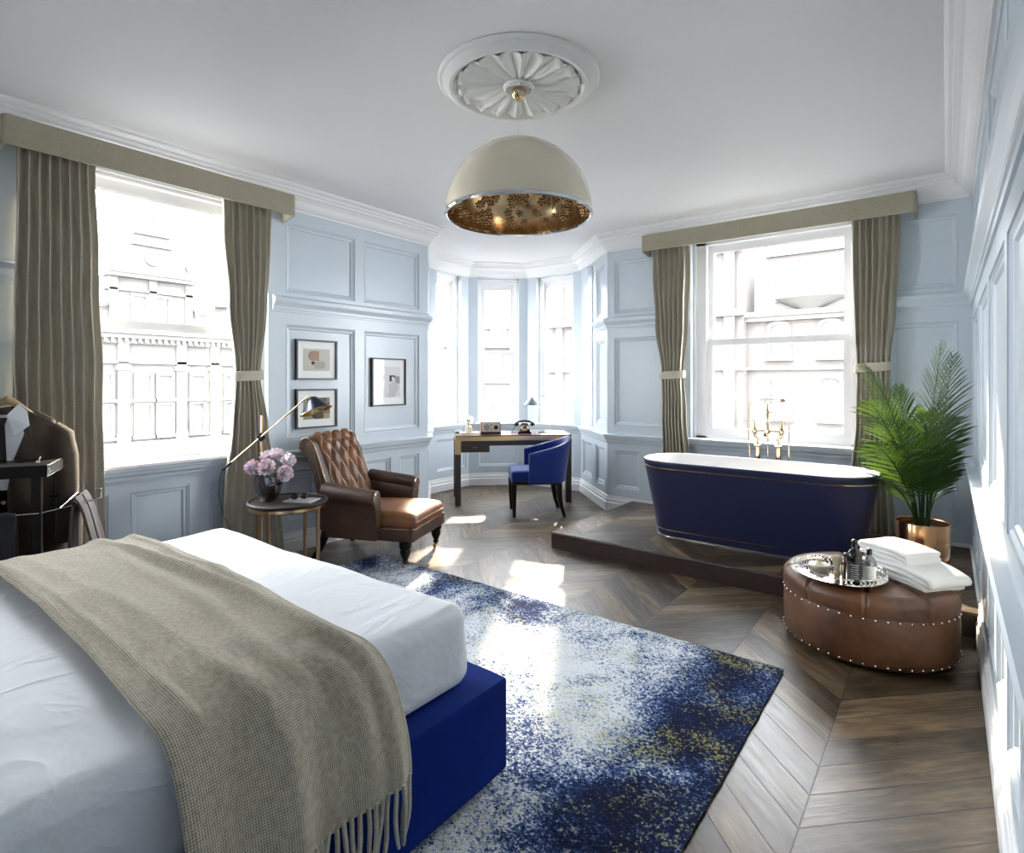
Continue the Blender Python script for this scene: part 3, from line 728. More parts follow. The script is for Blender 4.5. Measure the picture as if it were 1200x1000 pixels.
# throw over the bed
THR = [(-3.035, .33), (-3.025, .45), (-3.00, .57), (-2.965, .622), (-2.90, .634), (-2.5, .642), (-2.1, .646), (-1.7, .642), (-1.50, .638), (-1.40, .630), (-1.32, .612), (-1.262, .578), (-1.226, .52), (-1.200, .45), (-1.180, .39), (-1.165, .33), (-1.162, .255)]
SL = [0]
for (a, b), (c, d) in zip(THR, THR[1:]): SL.append(SL[-1] + hypot(c - a, d - b))
def thr_at(s):
    for i in range(len(SL) - 1):
        if s <= SL[i + 1] or i == len(SL) - 2:
            t = (s - SL[i]) / (SL[i + 1] - SL[i]); t = max(0, min(1, t)); return Vector((THR[i][0] + (THR[i + 1][0] - THR[i][0]) * t, 0, THR[i][1] + (THR[i + 1][1] - THR[i][1]) * t))
LT = SL[-1]
def throw_pt(u, v):
    s = u * LT; p = (thr_at(s - .045) + thr_at(s - .02) + thr_at(s) + thr_at(s + .02) + thr_at(s + .045)) / 5
    side = max(0, min(1, (p.x + 1.42) / .24)); side = side * side * (3 - 2 * side); lside = max(0, min(1, (-2.93 - p.x) / .08))
    ynear = .47 + .012 * side - .05 * lside + .020 * noise.noise(Vector((p.x * 2.2, 1, 0))) - .03 * sin((p.x + 1.2) * 1.4)
    yfar = 1.02 + .045 * side - .02 * lside + .022 * noise.noise(Vector((p.x * 2.8, 9, 0))) - .035 * math.exp(-((p.x + 1.5) / .35) ** 2)
    y = ynear + (yfar - ynear) * v
    h = 0
    # lengthwise folds across the bed
    for c0, sl, am, wd in ((.80, .10, .040, .045), (.62, -.05, .014, .06), (.30, .12, .010, .05), (.93, -.02, .016, .03), (.10, .05, .012, .03)):
        c = c0 + sl * (p.x + 2.1) + .04 * noise.noise(Vector((p.x * 1.5, c0 * 10, 4)))
        h += am * math.exp(-((v - c) / wd) ** 2) * (.6 + .6 * noise.noise(Vector((p.x * 1.3, c0 * 7, 2)))) * (1 - .35 * side)
    h += .008 * noise.noise(Vector((p.x * 4, y * 5, 5))) + .004 * noise.noise(Vector((p.x * 11, y * 12, 8))) + .004
    if v < .03 or v > .97: h -= .004
    out = Vector((0, 0, 1)).lerp(Vector((1, 0, .1)), side).normalized() if side > 0 else Vector((-lside, 0, 1 - lside + .1)).normalized()
    fold = .016 * side * (sin(v * 17 + 1.0) * .6 + noise.noise(Vector((v * 6, p.z * 2, 3))))
    q = Vector((p.x, y, p.z)) + out * (max(h, 0) + max(0, fold + .010 * side))
    if side > .5 and q.x < -1.172 and p.z < .34: q.x = -1.172
    return q
troot = thing('throw_blanket', 'beige woven throw with a tasselled end draped across the bed', 'blanket', (-2.1, .75, .014))
o0 = Vector((-2.1, .75, 0))
mb = MB(); mb.grid(lambda u, v: throw_pt(u, v) - o0, 260, 90, uvfn=lambda u, v: (u * LT, v * .58))
mb.build('woven_cloth', M['throw'], troot, angle=180, solid=.007)
rnd = random.Random(11)
for k in range(27):
    v = (k + .5) / 27; p = throw_pt(.999, v) - o0; pts = []; ln = .165 + rnd.uniform(-.012, .012); a = rnd.uniform(-.02, .02); wob = rnd.uniform(0, 6)
    for j in range(8):
        t = j / 7; pts.append((p.x + .004 + .006 * sin(t * 4 + wob) * t, p.y + a * t + .004 * sin(t * 5 + wob) * t, p.z + .008 - ln * t))
    mb = MB(); mb.tube(pts, [.0058, .0064, .0064, .0064, .0064, .0064, .0060, .0045], 7); mb.build('tassel', M['throw_strand'] if 'throw_strand' in M else M['curtain'], troot)

# ------------------------------------------------------------------ armchair
arm = thing('armchair', 'brown leather button-tufted armchair beside the round side table', 'armchair', (-3.225, 3.00, 0), radians(22))
def backf(s):
    """side profile of the back's front face: s 0 bottom .. 1 end of the roll -> (x, z)"""
    P = [(-.505, .34), (-.535, .45), (-.575, .57), (-.620, .69), (-.655, .79), (-.685, .86), (-.715, .905), (-.755, .925), (-.795, .912), (-.818, .875), (-.812, .835)]
    t = s * (len(P) - 1); i = min(int(t), len(P) - 2); f = t - i
    a = P[max(i - 1, 0)]; b = P[i]; c = P[i + 1]; d = P[min(i + 2, len(P) - 1)]
    g = lambda k: .5 * ((2 * b[k]) + (-a[k] + c[k]) * f + (2 * a[k] - 5 * b[k] + 4 * c[k] - d[k]) * f * f + (-a[k] + 3 * b[k] - 3 * c[k] + d[k]) * f ** 3)
    return Vector((g(0), 0, g(1)))
def bnorm(s):
    d = backf(min(1, s + .01)) - backf(max(0, s - .01)); d.normalize(); return Vector((d.z, 0, -d.x))
HW = lambda s: .285 + .020 * sin(pi * min(1, s / .7))
outline = [backf(k / 24) for k in range(25)]
rear = [Vector((-.785, 0, .815)), Vector((-.75, 0, .79)), Vector((-.715, 0, .70)), Vector((-.68, 0, .58)), Vector((-.655, 0, .45)), Vector((-.64, 0, .24)), Vector((-.50, 0, .24))]
sec = outline + rear
rings = []
for y, k in ((-1.0, .90), (-.985, .965), (-.95, 1), (.95, 1), (.985, .965), (1.0, .90)):
    c = Vector((-.68, 0, .62)); rings.append([Vector((p.x, y * (.30 if p.z > .34 else .29), p.z)) if k == 1 else Vector((c.x + (p.x - c.x) * (1 - (1 - k) * .35), y * .30, c.z + (p.z - c.z) * (1 - (1 - k) * .12))) for p in sec])
mb = MB(); mb.rings(rings); bk = mb.build('backrest', M['leather_dark'], arm, angle=50)
def tuft(u, v):
    s = .02 + .74 * v; y = -.235 + (.50) * u
    a = u * 4 + v * 3.3; b = u * 4 - v * 3.3
    da = abs((a + .5) % 1 - .5); db = abs((b + .5) % 1 - .5)
    puff = min(1, da * 3.4) ** .6 * min(1, db * 3.4) ** .6
    edge = min(1, u * 14, (1 - u) * 14, v * 12, (1 - v) * 12)
    h = .003 + (.004 + .026 * puff) * edge ** .5
    return backf(s) + bnorm(s) * h + Vector((0, y, 0))
mb = MB(); mb.grid(tuft, 110, 120); mb.build('tufted_panel', M['leather'], bk, angle=180)
btn = None
for A in range(-4, 9):
    for B in range(-4, 9):
        u = (A + B) / 8; v = (A - B) / 6.6
        if .04 < u < .96 and .05 < v < .95:
            s = .02 + .74 * v; p = backf(s) + bnorm(s) * .007 + Vector((0, -.235 + .5 * u, 0))
            mb = MB(); mb.sphere((0, 0, 0), .008, 10, 6, sx=.6); b_ = mb.build('button', M['leather'], bk); b_.location = p
sp = [backf(.06 + .94 * k / 30) for k in range(31)]
for sy in (-1, 1):
    mb = MB(); mb.tube([Vector((p.x * 1.0, sy * .302, p.z)) for p in sp], .0028, 6)
    mb.tube([Vector((-.68 + (p.x + .68) * .62 - .01, sy * .302, .60 + (p.z - .60) * .86)) for p in sp], .002, 6)
    q = mb.build('piping', M['brass'], bk); q['label'] = 'brass coloured stitched piping'
# seat
def seatfn(p):
    q = p.copy()
    f = max(0, min(1, (p.x + .2) / .3)); q.z += .020 * (p.z > .36) * f - .05 * max(0, (p.x - .0)) * (p.z > .35) * 3
    q.y *= 1 - .04 * f; return q
mb = MB(); soft_box(mb, -.52, .125, -.285, .285, .27, .385, .045, cuts=16, crown=.045, fn=seatfn); st = mb.build('seat_cushion', M['leather'], arm, angle=180)
mb = MB(); soft_box(mb, -.56, .115, -.305, .305, .195, .30, .02, cuts=8); mb.build('seat_rail', M['leather_dark'], arm, angle=60)
mb = MB(); mb.tube([(-.14, -.306, .29), (.08, -.300, .292), (.116, -.27, .293), (.122, 0, .293), (.116, .27, .293), (.08, .300, .292), (-.14, .306, .29)], .0025, 6)
q = mb.build('piping', M['brass'], arm); q['label'] = 'pale stitched piping along the seat front'
# rolled arms
def armsec(x, sy):
    k = max(0, min(1, (-.17 - x) / .45)); zc = .505 + .045 * k; r = .062; yc = .335; w_ = []
    w_.append((.262, .20)); w_.append((.262, .40)); w_.append((.266, zc - .03))
    for j in range(13):
        a = radians(200 - 250 * j / 12); w_.append((yc + r * cos(a) * 1.0, zc + r * sin(a)))
    w_.append((.350, zc - .085)); w_.append((.338, .36)); w_.append((.325, .20))
    return [(x, sy * y, z) for y, z in w_]
for sy in (-1, 1):
    xs = [-.165, -.158] ; rings = []
    ref = armsec(-.17, sy); cy = sum(p[1] for p in ref) / len(ref); cz = sum(p[2] for p in ref) / len(ref)
    rings.append([(-.150, cy + (p[1] - cy) * .86, cz + (p[2] - cz) * .93) for p in ref])
    rings.append([(-.156, cy + (p[1] - cy) * .96, cz + (p[2] - cz) * .985) for p in ref])
    for k in range(12): rings.append(armsec(-.168 - .037 * k, sy))
    mb = MB(); mb.rings(rings); a_ = mb.build('armrest', M['leather_dark'], arm, angle=50)
    pp = [Vector((-.148, cy + (y_ * sy - cy) * .80, z_)) for y_, z_ in []]
    sc = [(.335 + .045 * cos(radians(a)) , .505 + .045 * sin(radians(a))) for a in range(-20, 250, 18)]
    loop = [(.312, .25), (.335, .34), (.350, .42), (.360, .47)] + sc + [(.288, .44), (.290, .36), (.300, .28)]
    mb = MB(); mb.tube([(-.149, sy * y, z) for y, z in loop], .0028, 6, closed=True)
    q = mb.build('piping', M['brass'], a_); q['label'] = 'brass coloured piping around the scroll'
# legs
for sy in (-1, 1):
    mb = MB(); mb.lathe([(.012, .045), (.020, .048), (.024, .060), (.018, .068), (.022, .080), (.034, .105), (.040, .130), (.036, .150), (.046, .162), (.046, .20)], 20, (.045, sy * .275, 0))
    lg = mb.build('leg', M['ebony'], arm, angle=50)
    mb = MB(); mb.lathe([(.014, .052), (.016, .042), (.012, .034), (.006, .030)], 12, (.045, sy * .275, 0)); mb.lathe([(.004, -.006), (.015, -.006), (.017, 0), (.015, .006), (.004, .006)], 14, Mx=T(.036, sy * .275, .017) @ RX(pi / 2))
    mb.build('caster', M['brass'], lg)
    mb = MB(); pts = [(-.60, sy * .27, .24), (-.625, sy * .272, .17), (-.655, sy * .275, .10), (-.70, sy * .28, .035), (-.725, sy * .282, .002)]
    mb.tube(pts, [.036, .030, .024, .019, .017], 10); mb.build('leg', M['ebony'], arm)

# ------------------------------------------------------------------ side table and what stands on it
TX, TY, TZ = -3.50, 2.10, .555
st_ = thing('side_table', 'round dark wood side table with brass rim between the bed and armchair', 'side table', (TX, TY, 0))
mb = MB(); mb.lathe([(.002, TZ - .052), (.22, TZ - .052), (.235, TZ - .040), (.237, TZ - .022), (.252, TZ - .018), (.256, TZ - .010), (.254, TZ), (.240, TZ + .004), (.236, TZ - .004), (.002, TZ - .004)], 64); mb.build('table_top', M['dark_wood'], st_, angle=30)
mb = MB(); mb.lathe([(.239, TZ - .043), (.244, TZ - .042), (.244, TZ - .022), (.239, TZ - .021)], 64, cap0=False, cap1=False); mb.build('rim_band', M['brass'], st_, angle=30)
for k, a in enumerate((-62, 28, 118, 208)):
    c, s_ = cos(radians(a)), sin(radians(a)); mb = MB(); mb.box(-.010, .010, -.010, .010, 0, TZ - .045, .002, 1, Mx=T(.218 * c, .218 * s_, 0) @ RZ(radians(a))); mb.build('leg', M['bronze'], st_, smooth=False)
VX, VY = -3.60, 2.02
vase = thing('vase', 'smoked ribbed glass vase of pink peonies on the round side table', 'vase', (VX, VY, TZ - .003))
mb = MB(); n = 40
def vring(r, z, rib=.0): return [((r * (1 + rib * (abs(sin(10 * 2 * pi * j / n / 2 + z * 14)) - .5))) * cos(2 * pi * j / n), (r * (1 + rib * (abs(sin(10 * 2 * pi * j / n / 2 + z * 14)) - .5))) * sin(2 * pi * j / n), z) for j in range(n)]
mb.rings([vring(.002, .001), vring(.050, .001), vring(.054, .010), vring(.058, .03, .08), vring(.072, .06, .14), vring(.083, .10, .14), vring(.088, .135, .10), vring(.085, .160, .04), vring(.087, .170), vring(.083, .170), vring(.079, .15), vring(.078, .11), vring(.062, .05), vring(.045, .018), vring(.002, .016)], True, False, False)
mb.build('vase_body', M['smoke'], vase, angle=60)
mb = MB(); mb.lathe([(.002, .019), (.043, .019), (.060, .05), (.076, .11), (.002, .11)], 24); mb.build('water', M['smoke'], vase)
M['petal'] = None
t = NT('peony_petal'); oo = t.tc.outputs['Object']
M['petal'] = t.set(t.ramp(t.noise(oo, 38, 3), [(.34, (.74, .52, .62)), (.48, (.86, .76, .82)), (.62, (.91, .86, .89))]), .7, Subsurface_Weight=0.08)
def peony_mesh(seed):
    rnd = random.Random(seed); mb = MB()
    def petal(rad, th, ph, w_, ln, cup, Mx):
        def f(u, v):
            x = (u - .5) * 2; yy = v
            wd = w_ * sin(pi * (.12 + .80 * yy) ** .8) ; ruf = .16 * sin(x * 9 + th * 20) * yy ** 3
            a = cup * yy
            return Vector((x * wd, rad + ln * (sin(a) / cup) * .25 - cup * x * x * wd * .6, ln * yy * (1 - .12 * a) + ruf * w_ - .10 * w_ * x * x))
        mb.grid(lambda u, v: f(u, v), 6, 5, Mx=Mx)
    for lay, (cnt, rad, tilt, w_, ln) in enumerate(((9, .004, 4, .016, .046), (12, .012, 18, .018, .050), (13, .018, 38, .021, .053), (13, .022, 60, .023, .052), (12, .022, 84, .025, .050), (10, .020, 108, .024, .044))):
        for k in range(cnt):
            ph = 2 * pi * (k + .5 * (lay % 2)) / cnt + rnd.uniform(-.12, .12)
            Mx = RZ(ph) @ RX(radians(-tilt + rnd.uniform(-7, 7))) @ T(0, 0, -.002)
            petal(.006, rnd.random(), ph, w_ * rnd.uniform(.9, 1.15), ln * rnd.uniform(.92, 1.08), .9, Mx)
    return mb
pl_ = [((-.115, .02, .235), 1.18, (-.7, .1, .5), 'pale pink peony bloom drooping lowest on the left side of the vase'),
       ((-.050, .10, .290), 1.15, (-.3, .5, .9), 'pink peony bloom at the upper left back of the bouquet'),
       ((.030, .06, .315), 1.10, (.1, .4, 1), 'pink peony bloom at the very top of the bouquet'),
       ((.020, -.075, .250), 1.22, (0, -.8, .6), 'large pink peony bloom front centre, hanging over the vase rim'),
       ((.115, .03, .275), 1.18, (.7, .1, .7), 'pink peony bloom upper right, nearest the leather armchair'),
       ((.125, -.045, .205), 1.18, (.8, -.5, .25), 'pink peony bloom hanging lowest on the right of the vase'),
       ((.085, .125, .270), 1.08, (.5, .8, .5), 'pink peony bloom at the right back of the bouquet')]
# local axes of the bouquet follow the viewer-independent table frame, turned to the room's diagonal
for k, (p, sc_, d, lab) in enumerate(pl_):
    a = radians(37.5); q = RZ(a) @ Vector(p); dd = RZ(a) @ Vector(d)
    t_ = thing('peony', lab, 'flower', (VX + q.x, VY + q.y, TZ + q.z - .02), 0, 'peonies in the smoked vase')
    Mx = dd.normalized().to_track_quat('Z', 'Y').to_matrix().to_4x4() @ Matrix.Scale(sc_, 4)
    mb = peony_mesh(k); bmesh.ops.transform(mb.bm, matrix=Mx, verts=mb.bm.verts[:]); mb.build('bloom', M['petal'], t_, angle=180, norm=False)
    mb = MB(); e = Vector((-q.x * .8, -q.y * .8, -q.z + .055)); mid_ = Vector((-q.x * .55 , -q.y * .55, (-q.z) * .5 + .05)) 
    mb.tube([Vector((0, 0, -.004)), mid_, e], .0028, 6); mb.build('stem', M['stem'], t_)
mb = MB(); mb.box(-.10, .10, -.075, .075, 0, .004, .0015, 1); mb.box(-.098, .098, -.073, .073, .004, .007, .001, 1)
M['mag'] = plain('magazine_cover', (.42, .41, .40), .4, nscale=18, namp=.15)
tag(mb.build('magazine', M['mag'], smooth=False), 'thin grey magazine under the sunglasses on the round side table', 'magazine', loc=(TX + .075, TY + .055, TZ - .0035), rot=(0, 0, radians(28)))
sg = thing('sunglasses', 'dark sunglasses lying on the grey magazine on the side table', 'sunglasses', (TX + .055, TY + .05, TZ + .0045), radians(60))
for sx in (-1, 1):
    mb = MB(); mb.lathe([(.002, -.0015), (.022, -.0015), (.024, 0), (.022, .0015), (.002, .0015)], 20, Mx=T(sx * .030, 0, .020) @ RX(radians(70)) @ Matrix.Diagonal((1, .85, 1, 1))); mb.build('lens', M['bakelite'], sg)
    mb = MB(); mb.tube([(sx * .054, .004, .028), (sx * .056, .05, .022), (sx * .050, .11, .006)], .0022, 6); mb.build('temple', M['chrome'], sg)
mb = MB(); mb.tube([(-.009, 0, .026), (0, -.001, .029), (.009, 0, .026)], .002, 6); mb.build('bridge', M['chrome'], sg)

# ------------------------------------------------------------------ brass reading lamp
LX, LY = -3.815, 2.09
lamp = thing('floor_lamp', 'brass adjustable floor lamp with a dark shade leaning over the armchair', 'floor lamp', (LX, LY, 0), math.atan2(.609, .793))
# local x runs along the arm, towards the armchair
mb = MB(); mb.lathe([(.002, 0), (.12, 0), (.122, .012), (.11, .018), (.012, .022), (.002, .022)], 40); mb.build('base', M['brass'], lamp, angle=40)
mb = MB(); mb.tube([(0, 0, .02), (0, 0, 1.11)], .0075, 12); mb.build('pole', M['brass'], lamp)
mb = MB(); mb.box(-.022, .022, -.020, .012, .935, .985, .004, 2, Mx=T(0, 0, .96) @ RY(radians(-40)) @ T(0, 0, -.96)); mb.tube([(0, -.045, .96), (0, .018, .96)], .011, 12); mb.build('joint', M['black_metal'], lamp)
mb = MB(); mb.tube([(-.20, -.026, .785), (.335, -.026, 1.245)], .0052, 10); mb.build('arm', M['pale_brass'], lamp)
mb = MB(); mb.tube([(-.20, -.026, .785), (-.262, -.026, .734)], .0095, 12); mb.build('counterweight', M['black_metal'], lamp)
TIP = Vector((.335, -.026, 1.245))
ax = Matrix.Translation(TIP + Vector((.035, -.01, -.03))) @ RY(radians(-21)) @ RX(radians(-7))
mb = MB(); mb.lathe([(.006, .030), (.030, .022), (.050, -.004), (.085, -.050), (.112, -.078)], 40, cap1=False, Mx=ax @ Matrix.Diagonal((1, .85, 1, 1))); sh = mb.build('lamp_shade', M['seal'], lamp, angle=60)
mb = MB(); mb.lathe([(.004, .024), (.028, .016), (.047, -.008), (.082, -.053), (.108, -.079)], 40, cap1=False, Mx=ax @ Matrix.Diagonal((1, .85, 1, 1))); q = mb.build('shade_lining', M['brass'], sh, angle=60); q['label'] = 'gold inside of the shade'
mb = MB(); mb.lathe([(.107, -.080), (.113, -.079), (.113, -.075), (.108, -.076), (.107, -.080)], 40, cap0=False, cap1=False, Mx=ax @ Matrix.Diagonal((1, .85, 1, 1))); mb.build('shade_rim', M['brass'], sh, angle=60)
mb = MB(); mb.tube([TIP, TIP + Vector((.02, -.004, -.012)), TIP + Vector((.03, -.008, -.02))], .006, 8); mb.build('swivel', M['brass'], lamp)
mb = MB(); mb.tube([(-.262, -.026, .734), (-.285, -.02, .66), (-.30, 0, .55), (-.29, .02, .44), (-.23, .0, .33), (-.15, -.03, .2), (-.10, -.03, .06), (-.05, -.01, .018)], .0022, 6); mb.build('cord', M['black_metal'], lamp)

# ------------------------------------------------------------------ desk and desk things
DK = (-4.228, 4.502); DL, DD, DT = 1.29, .55, .76
desk = thing('desk', 'dark lacquered writing desk with brass edge band standing in the bay', 'desk', (*DK, 0), radians(45))
mb = MB(); mb.box(0, DL, 0, DD, DT - .012, DT, .002, 1); mb.build('desk_top', M['desk_top'], desk, smooth=False)
mb = MB(); mb.box(.002, DL - .002, .002, DD - .002, DT - .060, DT - .012); mb.build('brass_band', M['brass'], desk, smooth=False)
mb = MB(); mb.box(.06, DL - .06, .010, DD - .010, .645, DT - .060, .002, 1); mb.build('apron', M['desk_lacquer'], desk, smooth=False)
for n, (x0, y0) in enumerate(((0, 0), (DL - .062, 0), (0, DD - .062), (DL - .062, DD - .062))):
    mb = MB(); mb.box(x0, x0 + .062, y0, y0 + .062, .10 * 0, DT - .060, .002, 1); lg = mb.build('leg', M['desk_lacquer'], desk, smooth=False)
    mb = MB()
    if n in (0, 2): mb.box(x0 - .0015, x0 + .0635, y0 - .0015, y0 + .0635, .555, DT - .058)
    else: mb.box(x0 - .0015, x0 + .0635, y0 - .0015, y0 + .0635, .690, DT - .058)
    q = mb.build('corner_plate', M['brass'], lg, smooth=False)
mb = MB(); mb.box(.064, .375, .004, .40, .575, .652, .002, 1); dr = mb.build('drawer', M['desk_lacquer'], desk, smooth=False)
mb = MB(); mb.tube([(.19, -.012, .630), (.235, -.012, .630)], .006, 8); mb.tube([(.195, .006, .630), (.195, -.012, .630)], .004, 6); mb.tube([(.230, .006, .630), (.230, -.012, .630)], .004, 6); mb.build('drawer_handle', M['pale_brass'], dr)
Rk = RZ(radians(45))
def dk(s_, d, z=0): v = Rk @ Vector((s_, d, 0)); return (DK[0] + v.x, DK[1] + v.y, DT + z)
t = thing('glass_cloche', 'small glass cloche over a cream figurine on the desk by the radio', 'cloche', dk(.16, .26), radians(45))
mb = MB(); mb.box(-.10, .10, -.075, .075, 0, .014, .003, 2); mb.build('base', M['cream'], t, smooth=False)
mb = MB(); mb.lathe([(.002, .014), (.046, .014), (.046, .022), (.040, .030), (.034, .075), (.014, .085), (.010, .10), (.014, .115), (.002, .118)], 24); mb.build('figurine', M['cream'], t, angle=40)
mb = MB(); mb.sphere((0, 0, .150), .030, 14, 8); mb.lathe([(.006, .112), (.05, .118), (.045, .124), (.006, .13)], 20); mb.build('figurine_head', M['cream'], t)
mb = MB(); mb.lathe([(.070, .015), (.072, .10), (.066, .150), (.048, .185), (.022, .202), (.002, .206)], 32, cap0=False); mb.sphere((0, 0, .214), .010, 10, 6); mb.build('dome', M['clear'], t, angle=60)
t = thing('radio', 'wooden table radio with a pale face and two round dials on the desk', 'radio', dk(.405, .24), radians(45))
mb = MB(); mb.box(-.112, .112, -.06, .06, .012, .135, .006, 2); mb.build('cabinet', M['cabinet_wood'], t, angle=50)
mb = MB(); mb.box(-.115, .115, -.064, .062, 0, .014, .002, 1); mb.build('plinth', M['dark_wood'], t, smooth=False)
mb = MB(); mb.box(-.098, .098, -.064, -.058, .024, .124, .001, 1); fc = mb.build('face_plate', M['cream'], t, smooth=False)
mb = MB(); mb.lathe([(.002, 0), (.038, 0), (.036, .003), (.002, .003)], 28, Mx=T(-.048, -.063, .074) @ RX(pi / 2)); mb.build('speaker_grille', M['dark_tile'], fc)
mb = MB(); mb.lathe([(.002, 0), (.026, 0), (.024, .008), (.002, .009)], 28, Mx=T(.058, -.063, .070) @ RX(pi / 2)); mb.build('tuning_dial', M['black_metal'], fc)
for zz in (.052, .098):
    mb = MB(); mb.lathe([(.002, 0), (.008, 0), (.007, .007), (.002, .008)], 14, Mx=T(.004, -.063, zz) @ RX(pi / 2)); mb.build('knob', M['black_metal'], fc)
t = thing('telephone', 'black vintage rotary telephone with a rose gold dial on the desk', 'telephone', dk(.80, .26), radians(45 - 6))
mb = MB()
def rr_(hw, hd, z, y0=0, r=.02, n=5):
    pts = []
    for cx, cy, a0 in ((hw - r, hd - r, 0), (-hw + r, hd - r, 90), (-hw + r, -hd + r, 180), (hw - r, -hd + r, 270)):
        for k in range(n + 1): a = radians(a0 + 90 * k / n); pts.append((cx + r * cos(a), cy + r * sin(a) + y0, z))
    return pts
mb.rings([rr_(.070, .075, 0), rr_(.078, .082, .006), rr_(.078, .082, .018), rr_(.066, .066, .030, .004), rr_(.052, .045, .070, .016), rr_(.040, .030, .100, .022, .015), rr_(.036, .026, .108, .022, .012)]); mb.build('body', M['bakelite'], t, angle=50)
dm = T(0, -.036, .058) @ RX(radians(52))
mb = MB(); mb.lathe([(.002, .0), (.040, 0), (.042, .004), (.036, .008), (.002, .008)], 32, Mx=dm); q = mb.build('dial', M['pale_brass'], t); q['label'] = 'rose gold dial plate'
mb = MB(); mb.lathe([(.002, .008), (.016, .008), (.015, .012), (.002, .012)], 20, Mx=dm); mb.build('dial_centre', M['riser'], q)
mb = MB()
for k in range(10): a = radians(20 + 30 * k); mb.lathe([(.001, .0082), (.0052, .0082), (.005, .0095), (.001, .0095)], 10, (.028 * cos(a), .028 * sin(a), 0), Mx=dm)
mb.build('finger_holes', M['bakelite'], q)
mb = MB(); mb.tube([(-.088, .022, .112), (-.060, .022, .128), (0, .022, .134), (.060, .022, .128), (.088, .022, .112)], [.011, .012, .011, .012, .011], 12)
for sx in (-1, 1): mb.lathe([(.002, .012), (.020, .006), (.026, -.012), (.027, -.028), (.022, -.034), (.002, -.034)], 18, Mx=T(sx * .088, .022, .112) @ RY(radians(sx * -16)))
mb.build('handset', M['bakelite'], t, angle=60)
mb = MB(); mb.tube([(-.098, .02, .08), (-.118, .01, .060), (-.135, 0, .03), (-.150, .0, .008), (-.12, .03, .006), (-.08, .05, .008)], [.004] * 6, 8); mb.build('cord', M['bakelite'], t)
t = thing('desk_lamp', 'slender desk lamp with a slate cone shade and copper rim', 'desk lamp', dk(1.035, .27), radians(45))
mb = MB(); mb.lathe([(.002, 0), (.074, 0), (.075, .010), (.070, .014), (.002, .014)], 36); mb.build('base', M['bakelite'], t, angle=40)
mb = MB(); mb.tube([(.03, .02, .012), (.03, .02, .32), (.02, .015, .40), (-.02, .01, .425), (-.09, 0, .418), (-.145, 0, .402)], .0032, 8); mb.build('stem', M['chrome'], t)
mb = MB(); mb.lathe([(.005, .410), (.012, .404), (.092, .322)], 36, (-.148, 0, 0), cap1=False); sh = mb.build('lamp_shade', M['grey_metal'], t, angle=50)
mb = MB(); mb.lathe([(.004, .404), (.088, .318), (.094, .318), (.095, .324), (.090, .324)], 36, (-.148, 0, 0), cap1=False); q = mb.build('shade_lining', M['copper'], sh, angle=50); q['label'] = 'copper inside and rim of the shade'
mb = MB(); mb.tube([(.05, .03, .006), (.09, .12, .008), (.12, .22, .10), (.07, .27, .17), (.04, .285, .20)], .0018, 6); mb.build('cord', M['dark_tile'], t)
mb = MB(); mb.box(-.05, .05, -.07, .07, 0, .012, .002, 1); tag(mb.build('notebook', M['black'], smooth=False), 'small black notebook at the left end of the desk', 'notebook', loc=dk(.045 + .02, .40), rot=(0, 0, radians(45)))

# ------------------------------------------------------------------ desk chair
ch = thing('desk_chair', 'royal blue velvet tub chair drawn up sideways at the desk', 'chair', (-3.362, 4.775, 0), radians(-138))
mb = MB(); soft_box(mb, -.235, .265, -.225, .225, .352, .462, .028, cuts=12, crown=.015); mb.build('seat', M['blue_velvet'], ch, angle=180)
mb = MB(); mb.box(-.235, .255, -.222, .222, .325, .358, .004, 1); mb.build('seat_frame', M['ebony'], ch, smooth=False)
def plan(t_):
    """back shell plan, t -1..1 from one arm front round the back to the other"""
    a = abs(t_); sg_ = 1 if t_ >= 0 else -1
    if a > .55: k = (a - .55) / .45; return Vector((-.13 + .22 * k, sg_ * (.240 - .008 * k), 0)), 0
    q = a / .55 * pi / 2; return Vector((-.13 - .155 * cos(q), sg_ * .240 * sin(q) ** .85 if q > 0 else 0, 0)), 0
def shell_top(t_): a = abs(t_); return .632 + .158 * (1 - a) ** 1.15
def shell(t_, v, off):
    p, _ = plan(t_); e = .01
    a, _ = plan(min(1, t_ + e)); b, _ = plan(max(-1, t_ - e)); d = (a - b).normalized(); nrm = Vector((d.y, -d.x, 0))
    if nrm.dot(Vector((p.x + .02, p.y, 0))) < 0: nrm = -nrm
    top = shell_top(t_); z = .345 + (top - .345) * v
    lean = .055 * max(0, -p.x - .02) / .25 * v * 1.0
    return Vector((p.x - lean, p.y * (1 + .04 * v), z)) + nrm * off
mb = MB(); rings = []
for k in range(49):
    t_ = -1 + 2 * k / 48; r = []
    for j in range(9): r.append(shell(t_, j / 8 * .97, .022))
    r.append(shell(t_, 1.0, .012)); r.append(shell(t_, 1.0, -.012))
    for j in range(8, -1, -1): r.append(shell(t_, j / 8 * .97, -.022))
    rings.append(r)
mb.rings(rings); mb.build('backrest', M['blue_velvet'], ch, angle=60)
mb = MB(); mb.tube([shell(-1 + 2 * k / 48, 1.0, .018) for k in range(49)], .003, 6); mb.build('piping', M['blue_velvet'], ch)
for sx, sy in ((1, 1), (1, -1), (-1, 1), (-1, -1)):
    mb = MB(); x0 = .235 if sx > 0 else -.215; y0 = sy * .200
    if sx > 0: pts = [(x0, y0, .33), (x0, y0, .18), (x0 - .004, y0, 0)]; rr = [.026, .021, .014]
    else: pts = [(x0, y0, .33), (x0 - .004, y0, .22), (x0 - .022, y0, .11), (x0 - .055, y0 * 1.02, 0)]; rr = [.028, .024, .019, .014]
    mb.rings([[(p[0] + a * r, p[1] + b * r, p[2]) for a, b in ((-1, -1), (1, -1), (1, 1), (-1, 1))] for p, r in zip(pts, rr)]); mb.build('leg', M['ebony'], ch, smooth=False)

